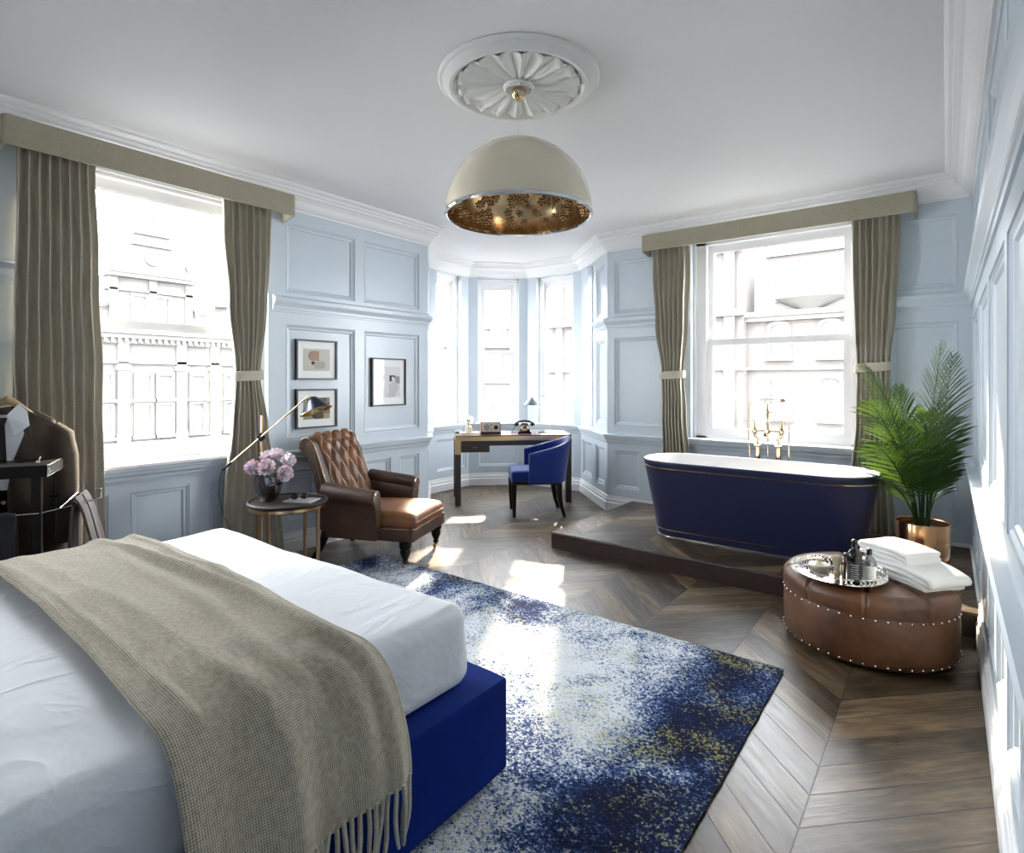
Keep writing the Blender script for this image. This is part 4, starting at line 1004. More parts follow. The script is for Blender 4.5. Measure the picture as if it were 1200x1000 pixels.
# ------------------------------------------------------------------ bathtub and standing tap
TBX, TBY = -1.165, 4.443
tub = thing('bathtub', 'freestanding navy bathtub with a white inside on the wooden platform', 'bathtub', (TBX, TBY, PZ))
def stad(a, r, z, n=14):
    pts = []
    for k in range(n + 1): q = -pi / 2 + pi * k / n; pts.append((a + r * cos(q), r * sin(q), z))
    for k in range(n + 1): q = pi / 2 + pi * k / n; pts.append((-a + r * cos(q), r * sin(q), z))
    return pts
def tprof(z):
    k = max(0, min(1, z / .605)); k2 = k ** 1.15
    return .550 - .035 * k2, .165 + .145 * k2
mb = MB(); rs = []
for z in [.004, .03, .08, .16, .26, .36, .46, .54, .58]: a, r = tprof(z); rs.append(stad(a, r, z))
a, r = tprof(.605); rs += [stad(a, r, .596), stad(a, r - .004, .604)]
mb.rings(rs, True, True, False); mb.build('outer_shell', M['tub_blue'], tub, angle=50)
mb = MB(); rs = [stad(a, r - .003, .603), stad(a, r - .006, .608), stad(a, r - .018, .608), stad(a, r - .024, .600)]
for z, da, dr in ((.54, .0, .045), (.44, .02, .060), (.32, .05, .085), (.20, .10, .11), (.13, .14, .15), (.115, .16, .19), (.112, .18, .29)): rs.append(stad(a - da, r - dr, z))
mb.rings(rs, True, False, True); mb.build('basin', M['enamel'], tub, angle=60)
for z, e, h_ in ((.548, .0022, .006), (.052, .0022, .006)):
    a, r = tprof(z); mb = MB(); a2, r2 = tprof(z + h_); mb.rings([stad(a, r - .002, z), stad(a, r + e, z), stad(a2, r2 + e, z + h_), stad(a2, r2 - .002, z + h_)], True, False, False); q = mb.build('trim_band', M['brass'], tub, angle=30); q['label'] = 'thin gold band'
a, r = tprof(0); mb = MB(); mb.rings([stad(a, r - .01, 0), stad(a, r + .004, 0), stad(a, r + .004, .007), stad(a, r - .01, .007)]); q = mb.build('foot_rim', M['chrome'], tub, angle=30)

tp = thing('bath_tap', 'brass freestanding bath mixer with handset and hoses behind the navy bathtub', 'tap', (-1.145, 4.875, PZ), radians(2))
for sx in (-1, 1):
    x = sx * .078
    mb = MB(); mb.tube([(x, 0, 0), (x, 0, .70)], .021, 18); mb.lathe([(.021, .69), (.026, .695), (.026, .705), (.014, .712), (.012, .725)], 18, (x, 0, 0)); mb.lathe([(.045, 0), (.045, .006), (.022, .012)], 20, (x, 0, 0)); mb.build('stand_pipe', M['pale_brass'], tp, angle=50)
    mb = MB(); mb.tube([(x, 0, .72), (x, 0, .742), (x + sx * -.006, 0, .758), (x + sx * .018, 0, .775), (x + sx * .022, 0, .79), (x + sx * .022, 0, .80)], [.010, .010, .011, .011, .012, .012], 12); mb.build('union', M['pale_brass'], tp)
    xx = x + sx * .022
    mb = MB(); mb.lathe([(.010, .795), (.018, .805), (.022, .822), (.018, .838), (.012, .848), (.013, .858), (.008, .885), (.006, .898), (.004, .902)], 18, (xx, 0, 0)); vb = mb.build('valve', M['pale_brass'], tp, angle=50)
    mb = MB()
    for q in range(2): a_ = radians(20 + 90 * q); mb.tube([(xx - .030 * cos(a_), -.030 * sin(a_), .905), (xx + .030 * cos(a_), .030 * sin(a_), .905)], [.0035, .0035], 8); [mb.sphere((xx + s_ * .031 * cos(a_), s_ * .031 * sin(a_), .905), .0055, 8, 6) for s_ in (-1, 1)]
    mb.sphere((xx, 0, .908), .008, 10, 6); mb.build('cross_handle', M['pale_brass'], vb)
mb = MB(); mb.tube([(-.09, 0, .823), (.09, 0, .823)], .0095, 12); mb.lathe([(.012, .80), (.020, .806), (.022, .826), (.014, .838), (.010, .86), (.013, .875), (.009, .90), (.009, .95), (.014, .965), (.014, .985), (.008, .99), (.006, 1.05)], 18); mb.build('crossbar', M['pale_brass'], tp, angle=50)
mb = MB(); mb.tube([(0, 0, .815), (0, -.05, .818), (0, -.085, .81), (0, -.10, .792)], [.012, .012, .012, .013], 12); mb.tube([(-.012, -.02, .79), (-.012, -.045, .785)], .010, 10); mb.build('spout', M['pale_brass'], tp)
mb = MB(); mb.tube([(-.03, 0, .90), (-.06, -.01, .905)], [.004, .003], 8); mb.build('diverter', M['pale_brass'], tp)
mb = MB(); mb.tube([(-.035, -.005, 1.075), (-.035, -.005, 1.055), (0, 0, 1.045), (.040, 0, 1.058), (.045, 0, 1.075)], .0035, 8); mb.build('cradle', M['pale_brass'], tp)
mb = MB(); mb.tube([(-.065, -.004, 1.072), (-.05, -.004, 1.074), (0, -.004, 1.076), (.05, -.004, 1.076), (.06, -.004, 1.076)], [.006, .010, .014, .010, .007], 14); hs = mb.build('handset', M['enamel'], tp); hs['label'] = 'white ceramic handset grip'
mb = MB(); mb.tube([(.06, -.004, 1.076), (.085, -.01, 1.080), (.105, -.03, 1.078)], [.006, .007, .007], 10); mb.lathe([(.006, .012), (.024, .0), (.026, -.006), (.002, -.008)], 20, Mx=T(.112, -.045, 1.074) @ RX(radians(40))); mb.build('shower_rose', M['pale_brass'], hs)
mb = MB(); mb.tube([(-.065, -.004, 1.072), (-.10, -.004, 1.070), (-.125, -.004, 1.055), (-.142, -.004, 1.02), (-.146, -.004, .92), (-.146, -.004, .78), (-.136, -.004, .62), (-.120, -.004, .50), (-.05, -.004, .42), (0, 0, .48), (0, 0, .80)], .0038, 8); mb.build('hose', M['pale_brass'], tp)
mb = MB(); mb.tube([(.01, 0, .972), (.05, 0, .972), (.095, 0, .968), (.13, 0, .945), (.152, 0, .90), (.156, 0, .82), (.154, 0, .66), (.150, 0, .50), (.152, 0, .012)], .0042, 8); mb.build('hose', M['pale_brass'], tp)

# ------------------------------------------------------------------ ottoman, tray and towels
OX, OY = -.330, 3.425
ott = thing('ottoman', 'round brown leather ottoman with nailhead trim in front of the bathtub', 'ottoman', (OX, OY, 0))
mb = MB(); mb.lathe([(.002, .038), (.368, .038), (.376, .046), (.382, .10), (.384, .18), (.381, .25), (.376, .268), (.002, .268)], 96)
ob = mb.build('side_panel', M['leather_ott'], ott, angle=40)
R_ = .384
def otop(u, v):
    a = 2 * pi * u; r = R_ * (v if v < 1 else 1)
    x, y = r * cos(a), r * sin(a); k = v
    z = .385 - .018 * k ** 3
    return x, y, z
def ot(u, v):
    a = 2 * pi * u
    # v 0..0.7 top disc, 0.7..1 rolled rim down to the nail line
    if v < .7:
        k = v / .7; r = (R_ - .045) * k; z = .392 - .022 * k ** 2
    else:
        q = (v - .7) / .3 * pi * .62; r = R_ - .045 + .047 * sin(q) ; z = .370 - .050 + .050 * cos(q)
        if v > .93: z = .370 - .050 + .050 * cos(q) - .03 * (v - .93) / .07
    x, y = r * cos(a), r * sin(a)
    # two rings of buttons joined by radial pleats
    s_ = 0
    fr = (u * 9 + .12) % 1.0; rad = r / R_
    d = min(fr, 1 - fr) * 2 * pi * max(r, .02) / 9
    if rad > .50: s_ += .020 * math.exp(-(d / .007) ** 2) * min(1, (rad - .50) * 12) * (1 if v < .93 else .4)
    if .16 < rad < .53:
        fr2 = (u * 9 + .12 + (.53 - rad) * 1.35) % 1.0; d2 = min(fr2, 1 - fr2) * 2 * pi * r / 9; s_ += .016 * math.exp(-(d2 / .008) ** 2)
        fr3 = (u * 9 + .12 - (.53 - rad) * 1.35) % 1.0; d3 = min(fr3, 1 - fr3) * 2 * pi * r / 9; s_ += .016 * math.exp(-(d3 / .008) ** 2)
    b_ = math.exp(-((r - .51 * R_) ** 2 + d * d) / .018 ** 2); s_ += .022 * b_
    if v > .7: return (x - s_ * cos(a), y - s_ * sin(a), z)
    return (x, y, z - min(s_, .04))
mb = MB(); mb.grid(ot, 288, 60, closeu=True); tc = mb.build('tufted_top', M['leather_ott'], ott, angle=180)
for k in range(9):
    a = 2 * pi * (k - .12) / 9; mb = MB(); mb.sphere((.51 * R_ * cos(a), .51 * R_ * sin(a), .352), .011, 10, 6, sz=.6); mb.build('button', M['leather_ott'], tc)
nail = None
for z in (.262, .055):
    for k in range(50):
        a = 2 * pi * k / 50
        if nail is None:
            mb = MB(); mb.sphere((0, 0, 0), .0050, 8, 6); nail = mb.build('nailhead', M['chrome'], ob); n_ = nail
        else:
            n_ = nail.copy(); COL.objects.link(n_); n_.parent = ob
        n_.location = (.3835 * cos(a), .3835 * sin(a), z)
for k in range(4):
    a = radians(45 + 90 * k); mb = MB(); mb.lathe([(.022, 0), (.026, .038)], 14, (.26 * cos(a), .26 * sin(a), 0)); mb.build('foot', M['ebony'], ott)

TRX, TRY, TRZ = -.425, 3.235, .395
tray = thing('tray', 'round silver gallery tray with pierced rim on the leather ottoman', 'tray', (TRX, TRY, TRZ))
RT = .200
mb = MB(); mb.lathe([(.002, 0), (RT - .005, 0), (RT, .003), (RT + .003, .004), (RT + .003, .007), (RT - .003, .008), (.002, .006)], 72); mb.build('tray_base', M['chrome'], tray, angle=40)
mb = MB()
mb.tube([((RT) * cos(2 * pi * k / 72), RT * sin(2 * pi * k / 72), .032) for k in range(72)], .0022, 6, closed=True)
for k in range(60):
    a = 2 * pi * k / 60; c = Vector((RT * cos(a), RT * sin(a), .019)); t1 = Vector((-sin(a), cos(a), 0))
    mb.tube([c + t1 * .0092 * cos(2 * pi * j / 10) + Vector((0, 0, .0105)) * sin(2 * pi * j / 10) for j in range(10)], .0015, 4, closed=True)
mb.build('pierced_gallery', M['chrome'], tray)
for k in range(4): a = radians(20 + 90 * k); mb = MB(); mb.sphere((.15 * cos(a), .15 * sin(a), -.002), .006, 10, 6, sz=.7); mb.build('foot', M['chrome'], tray)
TZ2 = TRZ + .006
t = thing('scrub_brush', 'round pale wooden bath brush with knob handle on the silver tray', 'brush', (-.512, 3.205, TZ2))
mb = MB()
for rr2, nn in ((.040, 26), (.030, 18), (.018, 10)):
    for k in range(nn): a = 2 * pi * k / nn; mb.tube([(rr2 * cos(a), rr2 * sin(a), 0), (rr2 * .96 * cos(a), rr2 * .96 * sin(a), .020)], .0024, 5)
mb.build('bristles', M['cream'], t)
mb = MB(); mb.lathe([(.002, .018), (.044, .018), (.048, .024), (.046, .032), (.030, .036), (.012, .040), (.010, .048), (.022, .054), (.023, .060), (.016, .064), (.002, .065)], 32); mb.build('handle', M['cream'], t, angle=50)
t = thing('shaving_brush', 'upright badger shaving brush with turned wooden handle at the tray front', 'brush', (-.418, 3.098, TZ2))
mb = MB(); mb.lathe([(.002, 0), (.014, 0), (.016, .006), (.013, .014), (.017, .026), (.018, .036), (.012, .044), (.010, .048), (.012, .054), (.002, .054)], 20); mb.build('handle', M['horn'], t, angle=50)
mb = MB(); mb.lathe([(.010, .052), (.012, .060), (.020, .085), (.023, .100), (.020, .113), (.010, .120), (.002, .121)], 22); mb.build('bristles', M['bristle'], t, angle=50)
def bottle(name, label, x, y, r, h, neck, glass, capm, lab=None, ring=None):
    t = thing(name, label, 'bottle', (x, y, TZ2))
    mb = MB(); mb.lathe([(.002, .001), (r - .003, .001), (r, .005), (r, h * .62), (r * .92, h * .70), (r * .55, h * .78), (neck, h * .82), (neck, h * .88), (.002, h * .88)], 28); mb.build('bottle_body', glass, t, angle=50)
    mb = MB(); mb.lathe([(neck * 1.15, h * .86), (neck * 1.2, h * .90), (neck * 1.1, h * .93), (neck * .6, h * .935), (.002, h * .94)], 20); mb.sphere((0, 0, h * .96), neck * 1.25, 14, 8, sz=.85); mb.build('stopper', capm, t, angle=50)
    if lab:
        mb = MB(); ae = r + .0006; pts = [(ae * cos(radians(a)), ae * sin(radians(a))) for a in range(-150, -9, 10)]
        mb.rings([[(x_, y_, h * .10) for x_, y_ in pts], [(x_, y_, h * .54) for x_, y_ in pts]], False, False, False); l_ = mb.build('paper_label', lab, t)
        # rows of small print, as dark bars
        mb = MB(); ae = r + .0010
        for rrow in range(7):
            z = h * (.16 + .05 * rrow); a0 = -112 + (rrow % 3) * 4; a1 = -48 - (rrow % 2) * 7
            pp = [(ae * cos(radians(a)), ae * sin(radians(a))) for a in range(a0, a1, 6)]
            mb.rings([[(x_, y_, z) for x_, y_ in pp], [(x_, y_, z + h * .014) for x_, y_ in pp]], False, False, False)
        mb.build('label_text', M['mag'], l_)
    return t
bottle('bottle', 'large black glass bottle with round stopper, tallest on the silver tray', -.345, 3.085, .033, .205, .012, M['bakelite'], M['bakelite'], M['black'])
bottle('bottle', 'smoked bottle with a pale paper label beside the tallest black bottle', -.290, 3.135, .028, .160, .010, M['smoke'], M['bakelite'], M['paper'])
t = bottle('bottle', 'small amber dropper bottle, left of the tallest black bottle', -.392, 3.165, .017, .115, .007, M['amber'], M['black'])
for k in range(4):
    pass
mb = MB()
for k in range(4): mb.lathe([(.002, .0065 * k), (.024, .0065 * k), (.026, .0065 * k + .003), (.024, .0065 * k + .006), (.002, .0065 * k + .006)], 28)
tag(mb.build('soap_dish', M['enamel'], angle=40), 'stack of small white banded soap dishes on the tray behind the bottles', 'dish', loc=(-.405, 3.255, TZ2))

def towel(label, x, y, z, az, L, Wd, layers, t_, sag=0.0, seed=0):
    path = []
    for k in range(layers):
        zc = (k + .5) * t_; xs = [-L / 2 + L * j / 16 for j in range(17)]
        sh_ = .006 * ((k * 37) % 3 - 1)
        if k % 2: xs.reverse()
        for xx in xs: path.append((xx + sh_, zc))
        if k < layers - 1:
            cx = xs[-1] + sh_; sg_ = 1 if k % 2 == 0 else -1
            for j in range(1, 6): q = -pi / 2 + pi * j / 6; path.append((cx + sg_ * cos(q) * t_ * .5, zc + t_ * .5 + sin(q) * t_ * .5))
    h = t_ * .46; mb = MB(); rings = []
    NV = 10
    for i, (px, pz_) in enumerate(path):
        a = Vector(path[max(i - 1, 0)]); b = Vector(path[min(i + 1, len(path) - 1)]); d = (b - a).normalized(); n_ = Vector((-d.y, d.x))
        r = []
        def zz(xx, yy): return -sag * (xx / (L / 2)) ** 2 * (1 if xx > 0 else .3) + .003 * noise.noise(Vector((xx * 9 + seed, yy * 9, seed)))
        for j in range(NV + 1):
            yy = -Wd / 2 + Wd * j / NV; X_ = px + n_.x * h; Z_ = pz_ + n_.y * h; r.append((X_, yy, Z_ + zz(px, yy)))
        r.append((px, Wd / 2 + h * .8, pz_ + zz(px, Wd / 2)))
        for j in range(NV, -1, -1):
            yy = -Wd / 2 + Wd * j / NV; X_ = px - n_.x * h; Z_ = pz_ - n_.y * h; r.append((X_, yy, Z_ + zz(px, yy)))
        r.append((px, -Wd / 2 - h * .8, pz_ + zz(px, -Wd / 2)))
        rings.append(r)
    mb.rings(rings); o = mb.build('towel', M['towel'], angle=80)
    tag(o, label, 'towel', 'towels on the ottoman', loc=(x, y, z), rot=(0, 0, az)); return o
AZ = atan2(-.60, .80)
towel('long folded white towel lying lowest on the leather ottoman', -.175, 3.465, .378, AZ, .40, .24, 2, .019, .02, 1)
towel('folded white towel in the middle of the stack, nearest the right wall', -.125, 3.425, .416, AZ, .33, .24, 2, .024, .028, 2)
towel('thick folded white towel on top of the stack on the ottoman', -.195, 3.475, .463, AZ, .245, .21, 3, .021, .012, 3)

# ------------------------------------------------------------------ potted palm
PMX, PMY = -.130, 4.595
palm = thing('potted_palm', 'tall leafy palm in a copper pot in the corner of the platform', 'potted palm', (PMX, PMY, PZ))
mb = MB(); mb.lathe([(.002, 0), (.138, 0), (.143, .006), (.147, .15), (.149, .296), (.147, .300), (.143, .297), (.141, .25), (.002, .25)], 56); mb.build('pot', M['copper'], palm, angle=40)
mb = MB(); mb.lathe([(.002, .262), (.08, .266), (.140, .258), (.140, .245)], 36, cap1=False); mb.build('soil', M['soil'], palm)
t = NT('palm_leaf'); oo = t.tc.outputs['Object']
M['palm'] = t.set(t.ramp(t.noise(oo, 7, 3), [(.3, (.008, .024, .006)), (.55, (.020, .052, .012)), (.75, (.045, .088, .022))]), .5, Specular_IOR_Level=0.25)
b_ = t.b; tr = t.n.new('ShaderNodeBsdfTranslucent'); tr.inputs[0].default_value = (.22, .42, .05, 1); mxs = t.n.new('ShaderNodeMixShader'); mxs.inputs[0].default_value = .10
outn = [n for n in t.n if n.type == 'OUTPUT_MATERIAL'][0]; t.lk(b_.outputs[0], mxs.inputs[1]); t.lk(tr.outputs[0], mxs.inputs[2]); t.lk(mxs.outputs[0], outn.inputs[0])
def frond(bx_, by_, tipv, bend, leaf, n=24, seed=0, start=.30, roll=0.0):
    rnd = random.Random(seed); b0 = Vector((bx_, by_, .25)); tip = Vector(tipv)
    ctrl = b0.lerp(tip, .5) + Vector(bend)
    P = lambda s: b0 * (1 - s) ** 2 + ctrl * 2 * s * (1 - s) + tip * s * s
    mb = MB(); N = 22; mb.tube([P(k / N) for k in range(N + 1)], [.0072 * (1 - .8 * k / N) + .0008 for k in range(N + 1)], 6)
    for k in range(n):
        s = start + (1 - start) * (k + .5) / n; p = P(s); d = (P(min(1, s + .02)) - P(s - .02)).normalized()
        up = Vector((0, 0, 1)); side = d.cross(up)
        if side.length < .05: side = Vector((1, 0, 0))
        side.normalize(); side = Matrix.Rotation(roll, 3, d) @ side
        prof = sin(pi * min(1, (.16 + .84 * (s - start) / (1 - start))) ** .75) ** .6
        for sg_ in (-1, 1):
            L = leaf * (.45 + .75 * prof) * rnd.uniform(.88, 1.1) * (1 - .45 * max(0, (s - .8) / .2))
            sp_ = (1 - .55 * (s - start) / (1 - start))
            dirv = (side * sg_ * .85 * sp_ + d * (.70 + .35 * (1 - sp_)) + Vector((0, 0, rnd.uniform(-.10, .12)))).normalized()
            nrm = dirv.cross(d).normalized(); wv = dirv.cross(nrm).normalized(); w_ = .0048 + .0020 * prof
            pts = []
            for j in range(6):
                q = j / 5; c = p + dirv * L * q + Vector((0, 0, -1)) * L * .22 * q * q
                w2 = w_ * (sin(pi * (.10 + .88 * q)) ** .6) if j < 5 else .0004
                pts.append((c - wv * w2, c + nrm * w2 * .35, c + wv * w2))
            vs = [v for tr_ in pts for v in tr_]
            mb.poly(vs, [f for j in range(5) for f in ((3 * j, 3 * j + 1, 3 * j + 4, 3 * j + 3), (3 * j + 1, 3 * j + 2, 3 * j + 5, 3 * j + 4))])
    return mb.build('frond', M['palm'], palm, angle=60, norm=False)
W2P = lambda x, y, z: (x - PMX, y - PMY, z - PZ)
fr_ = [((-.40, 4.12, 1.445), (.06, .02, .22), .22, 1), ((-.395, 4.25, 1.22), (.05, .05, .16), .21, 2), ((-.03, 4.72, 1.60), (-.03, -.02, .05), .26, 3), ((.03, 4.86, 1.52), (.0, -.04, .02), .24, 4),
       ((.045, 4.85, 1.10), (-.03, -.02, .18), .20, 5), ((-.37, 4.14, .97), (.04, .05, .16), .20, 6), ((-.36, 4.22, .76), (.04, .05, .12), .17, 7), ((.02, 4.80, .74), (-.02, -.04, .12), .16, 8),
       ((-.26, 4.70, 1.30), (.0, .0, .05), .24, 9), ((-.10, 4.38, 1.16), (0, .03, .10), .22, 10), ((-.02, 4.45, .92), (.0, .03, .10), .18, 11), ((-.20, 4.30, 1.05), (.03, .05, .10), .21, 12), ((-.14, 4.80, 1.02), (0, 0, .06), .22, 13), ((-.30, 4.55, .95), (.03, 0, .10), .20, 14), ((-.03, 4.58, 1.32), (-.02, 0, .05), .23, 15)]
for tipw, bend, lf, sd_ in fr_:
    rnd = random.Random(sd_); a = atan2(tipw[1] - PMY, tipw[0] - PMX)
    frond(.035 * cos(a), .035 * sin(a), W2P(*tipw), bend, lf, 24, sd_, .26 if tipw[2] > 1 else .34, rnd.uniform(-.5, .5))

# ------------------------------------------------------------------ clothes valet with clothes
VLX, VLY, VA = -3.67, .66, radians(-25.5)
val = thing('clothes_valet', 'dark wood clothes valet with a drawer tray in front of the left curtain', 'clothes valet', (VLX, VLY, 0), VA)
mb = MB(); mb.box(-.20, .16, -.22, .22, 0, .03, .004, 2); mb.build('base', M['ebony'], val, smooth=False)
for y in (-.16, .16):
    mb = MB(); mb.box(-.025, .02, y - .020, y + .020, .03, .90, .003, 1); mb.build('post', M['ebony'], val, smooth=False)
mb = MB(); mb.box(-.10, .175, -.24, .238, .893, .950, .003, 1); tb = mb.build('tray_box', M['ebony'], val, smooth=False)
mb = MB()
for z in (.896, .947): mb.tube([(-.10, .240, z), (.175, .240, z)], .0018, 6)
for x in (-.10, .175): mb.tube([(x, .240, .896), (x, .240, .947)], .0014, 6)
for k in range(5): mb.tube([(-.095, .2395, .904 + .008 * k), (.17, .2395, .904 + .008 * k)], .0007, 4)
mb.build('chrome_edging', M['chrome'], tb)
mb = MB(); mb.lathe([(.002, 0), (.010, 0), (.006, .010), (.010, .022), (.014, .028), (.002, .030)], 14, (.03, .17, .950)); mb.build('knob', M['chrome'], tb)
mb = MB(); mb.box(-.20, -.17, -.02, .02, .03, 1.17, .003, 1); mb.build('mast', M['ebony'], val, smooth=False)
mb = MB(); pts = [(-.185, -.16, 1.135), (-.185, -.10, 1.175), (-.185, -.035, 1.235), (-.185, 0, 1.255), (-.185, .035, 1.235), (-.185, .10, 1.175), (-.185, .16, 1.135)]
mb.tube(pts, [.008, .010, .014, .026, .014, .010, .008], 14); mb.build('hanger', M['horn'], val)
mb = MB(); mb.tube([(.05, .19, .70), (.05, .26, .715), (.05, .40, .745), (.05, .43, .755), (.05, .43, .80), (.05, .40, .80)], .0035, 8); mb.tube([(.05, -.15, .70), (.05, .18, .70)], .0035, 8); mb.tube([(.05, .26, .715), (-.12, .30, .76)], .0035, 8); mb.build('trouser_rail', M['chrome'], val)
mb = MB(); mb.tube([(-.16, .335, .748), (.14, .335, .748)], .009, 10); mb.tube([(-.14, .335, .748), (-.14, .18, .748)], .006, 8); mb.build('side_rail', M['ebony'], val)

def valt(x, y, z): v = RZ(VA) @ Vector((x, y, 0)); return (VLX + v.x, VLY + v.y, z)
jk = thing('jacket', 'brown tweed jacket hanging open on the wooden clothes valet', 'jacket', valt(-.19, 0, 0), VA)
def half(sy):
    mb = MB()
    def f(u, v):
        # u: from the front opening round the shoulder side to the back centre; v: hem .. shoulder
        z = .42 + .80 * v
        w_ = interp([(0, .235), (.45, .205), (.8, .215), (1, .19)], v); dp = interp([(0, .085), (.5, .075), (1, .045)], v)
        op = interp([(0, .03), (.42, .015), (.72, .075), (1, .085)], v)
        a = -pi / 2 + pi * u
        y = w_ * (cos(a) ** .7 if cos(a) > 0 else 0); x = -sin(a) * dp
        if a < 0: y = max(y, op)
        zz = z - (.085 * (y / .2) ** 1.6 if v > .6 else 0) * (v - .6) / .4
        x += .008 * sin(y * 40 + z * 6) * (1 - v)
        return (x, sy * y, zz)
    mb.grid(f, 28, 34); return mb.build('front_and_back', M['tweed'], jk, angle=180, solid=.006)
half(1); half(-1)
for sy in (-1, 1):
    mb = MB(); pts = [(-.0, sy * .185, 1.115), (.002, sy * .222, 1.07), (.006, sy * .238, .95), (.012, sy * .245, .80), (.02, sy * .245, .64), (.028, sy * .235, .50)]
    mb.tube(pts, [.030, .050, .056, .052, .047, .042], 16); mb.build('sleeve', M['tweed'], jk, angle=180)
    mb = MB(); mb.poly([(.052, sy * .060, 1.185), (.066, sy * .105, 1.10), (.074, sy * .118, 1.02), (.082, sy * .060, .92), (.080, sy * .014, .78), (.076, sy * .040, .95), (.068, sy * .080, 1.08)], [(0, 1, 6), (1, 2, 6), (2, 3, 5, 6), (3, 4, 5)]); mb.build('lapel', M['tweed'], jk, solid=.004, smooth=False)
for k in range(3):
    mb = MB(); mb.lathe([(.002, 0), (.010, 0), (.008, .004), (.002, .004)], 12, Mx=T(.088, .004, .60 + .07 * k) @ RY(pi / 2)); mb.build('button', M['horn'], jk)
shp = thing('shirt', 'white shirt worn under the brown tweed jacket on the valet', 'shirt', valt(-.19, 0, 0), VA)
def sf(u, v):
    y = (-.085 + .17 * u) * interp([(0, .2), (.5, .75), (1, 1)], v); z = .80 + .38 * v
    return (.046 + .012 * (1 - abs(u - .5) * 2) + (1 - v) * .022, y, z - .02 * abs(u - .5) * v)
mb = MB(); mb.grid(sf, 14, 16); mb.build('shirt_front', M['shirt'], shp, angle=180, solid=.003)
for sy in (-1, 1):
    mb = MB(); mb.poly([(.030, sy * .050, 1.235), (.070, sy * .010, 1.175), (.096, sy * .050, 1.075), (.086, sy * .105, 1.125), (.050, sy * .088, 1.195)], [(0, 1, 2, 3, 4)]); mb.build('collar', M['shirt'], shp, solid=.005, smooth=False)
mb = MB(); mb.poly([(.070, -.014, 1.165), (.070, .014, 1.165), (.094, .010, 1.13), (.098, .020, .90), (.098, -.020, .90), (.094, -.010, 1.13)], [(0, 1, 2, 5), (5, 2, 3, 4)]); mb.build('tie', M['dark_cloth'], shp, solid=.004, smooth=False)
def trousers(name, label, mat, x0, x1, yc, zt, drop, spread, out):
    t = thing(name, label, 'trousers', valt(0, 0, 0), VA)
    def f(u, v):
        s = (v - .5) * 2; x = x0 + (x1 - x0) * u; k = abs(s)
        y = yc + math.copysign(min(1, k * 8) * .016 + spread * k, s) + (out * k if s > 0 else out * k * .2) + .007 * sin(u * 19 + s) * k
        z = zt + .011 * cos(min(1, k * 8) * pi / 2) - drop * k ** 1.05
        return (x + .03 * k * (u - .3), y, z)
    mb = MB(); mb.grid(f, 24, 60); mb.build('trouser_legs', mat, t, angle=180, solid=.012)
    mb = MB(); mb.tube([Vector(f(.52, .5 + .5 * j / 20)) + Vector((0, .007, .004)) for j in range(21)], .0028, 5); mb.build('crease', mat, t)
    return t
trousers('trousers', 'brown tweed trousers folded over the valet side rail by the window', M['tweed'], -.13, .12, .335, .757, .56, .030, .10)
t = thing('dark_trousers', 'charcoal trousers hanging beneath the tray of the clothes valet', 'trousers', valt(0, 0, 0), VA)
for yy in (-.11, .03):
    mb = MB(); mb.grid(lambda u, v: (.05 + (.020 + .01 * v) * (1 if v > .5 else -1) * min(1, abs(v - .5) * 12), yy + (-.06 + .12 * u) * (1 + .1 * abs(v - .5)), .708 - 1.1 * abs(v - .5) + .004 * sin(u * 12)), 12, 40); mb.build('trouser_leg', M['dark_cloth'], t, angle=180, solid=.012)

# ------------------------------------------------------------------ the street outside
def facade_mat(name, c, brick=None):
    t = NT(name); o = t.tc.outputs['Object']
    f = t.noise(o, 1.2, 5); g = t.noise(o, 9, 4)
    c1 = tuple(x * .86 for x in c)
    col = t.mix(t.m('ADD', t.m('MULTIPLY', f, .6), t.m('MULTIPLY', g, .4)), c1, tuple(x * 1.1 for x in c))
    if brick:
        x, y, z = t.sep(o)[:3]
        b_ = t.n.new('ShaderNodeTexBrick'); t.lk(t.xyz(x, z, 0.0), b_.inputs['Vector']); b_.inputs['Scale'].default_value = 4.0
        b_.inputs['Color1'].default_value = (*c1, 1); b_.inputs['Color2'].default_value = (*c, 1); b_.inputs['Mortar'].default_value = (*brick, 1); b_.inputs['Mortar Size'].default_value = .03
        col = t.mix(.5, col, b_.outputs[0])
    return t.set(col, .9)
OUT = 0.62
M['stone'] = facade_mat('pale_street_stone', (.135 * OUT, .130 * OUT, .120 * OUT))
M['stone_trim'] = facade_mat('street_stone_trim', (.150 * OUT, .146 * OUT, .136 * OUT))
M['stone_dark'] = facade_mat('weathered_stone', (.110 * OUT, .106 * OUT, .097 * OUT))
M['brick'] = facade_mat('pale_street_brick', (.122 * OUT, .109 * OUT, .099 * OUT), (.15 * OUT, .14 * OUT, .13 * OUT))
M['roof'] = facade_mat('street_slate', (.125 * OUT, .125 * OUT, .125 * OUT))
M['street_pane'] = plain('street_window_pane', (.080, .083, .086), .08, 0, nscale=1.5, namp=.1)
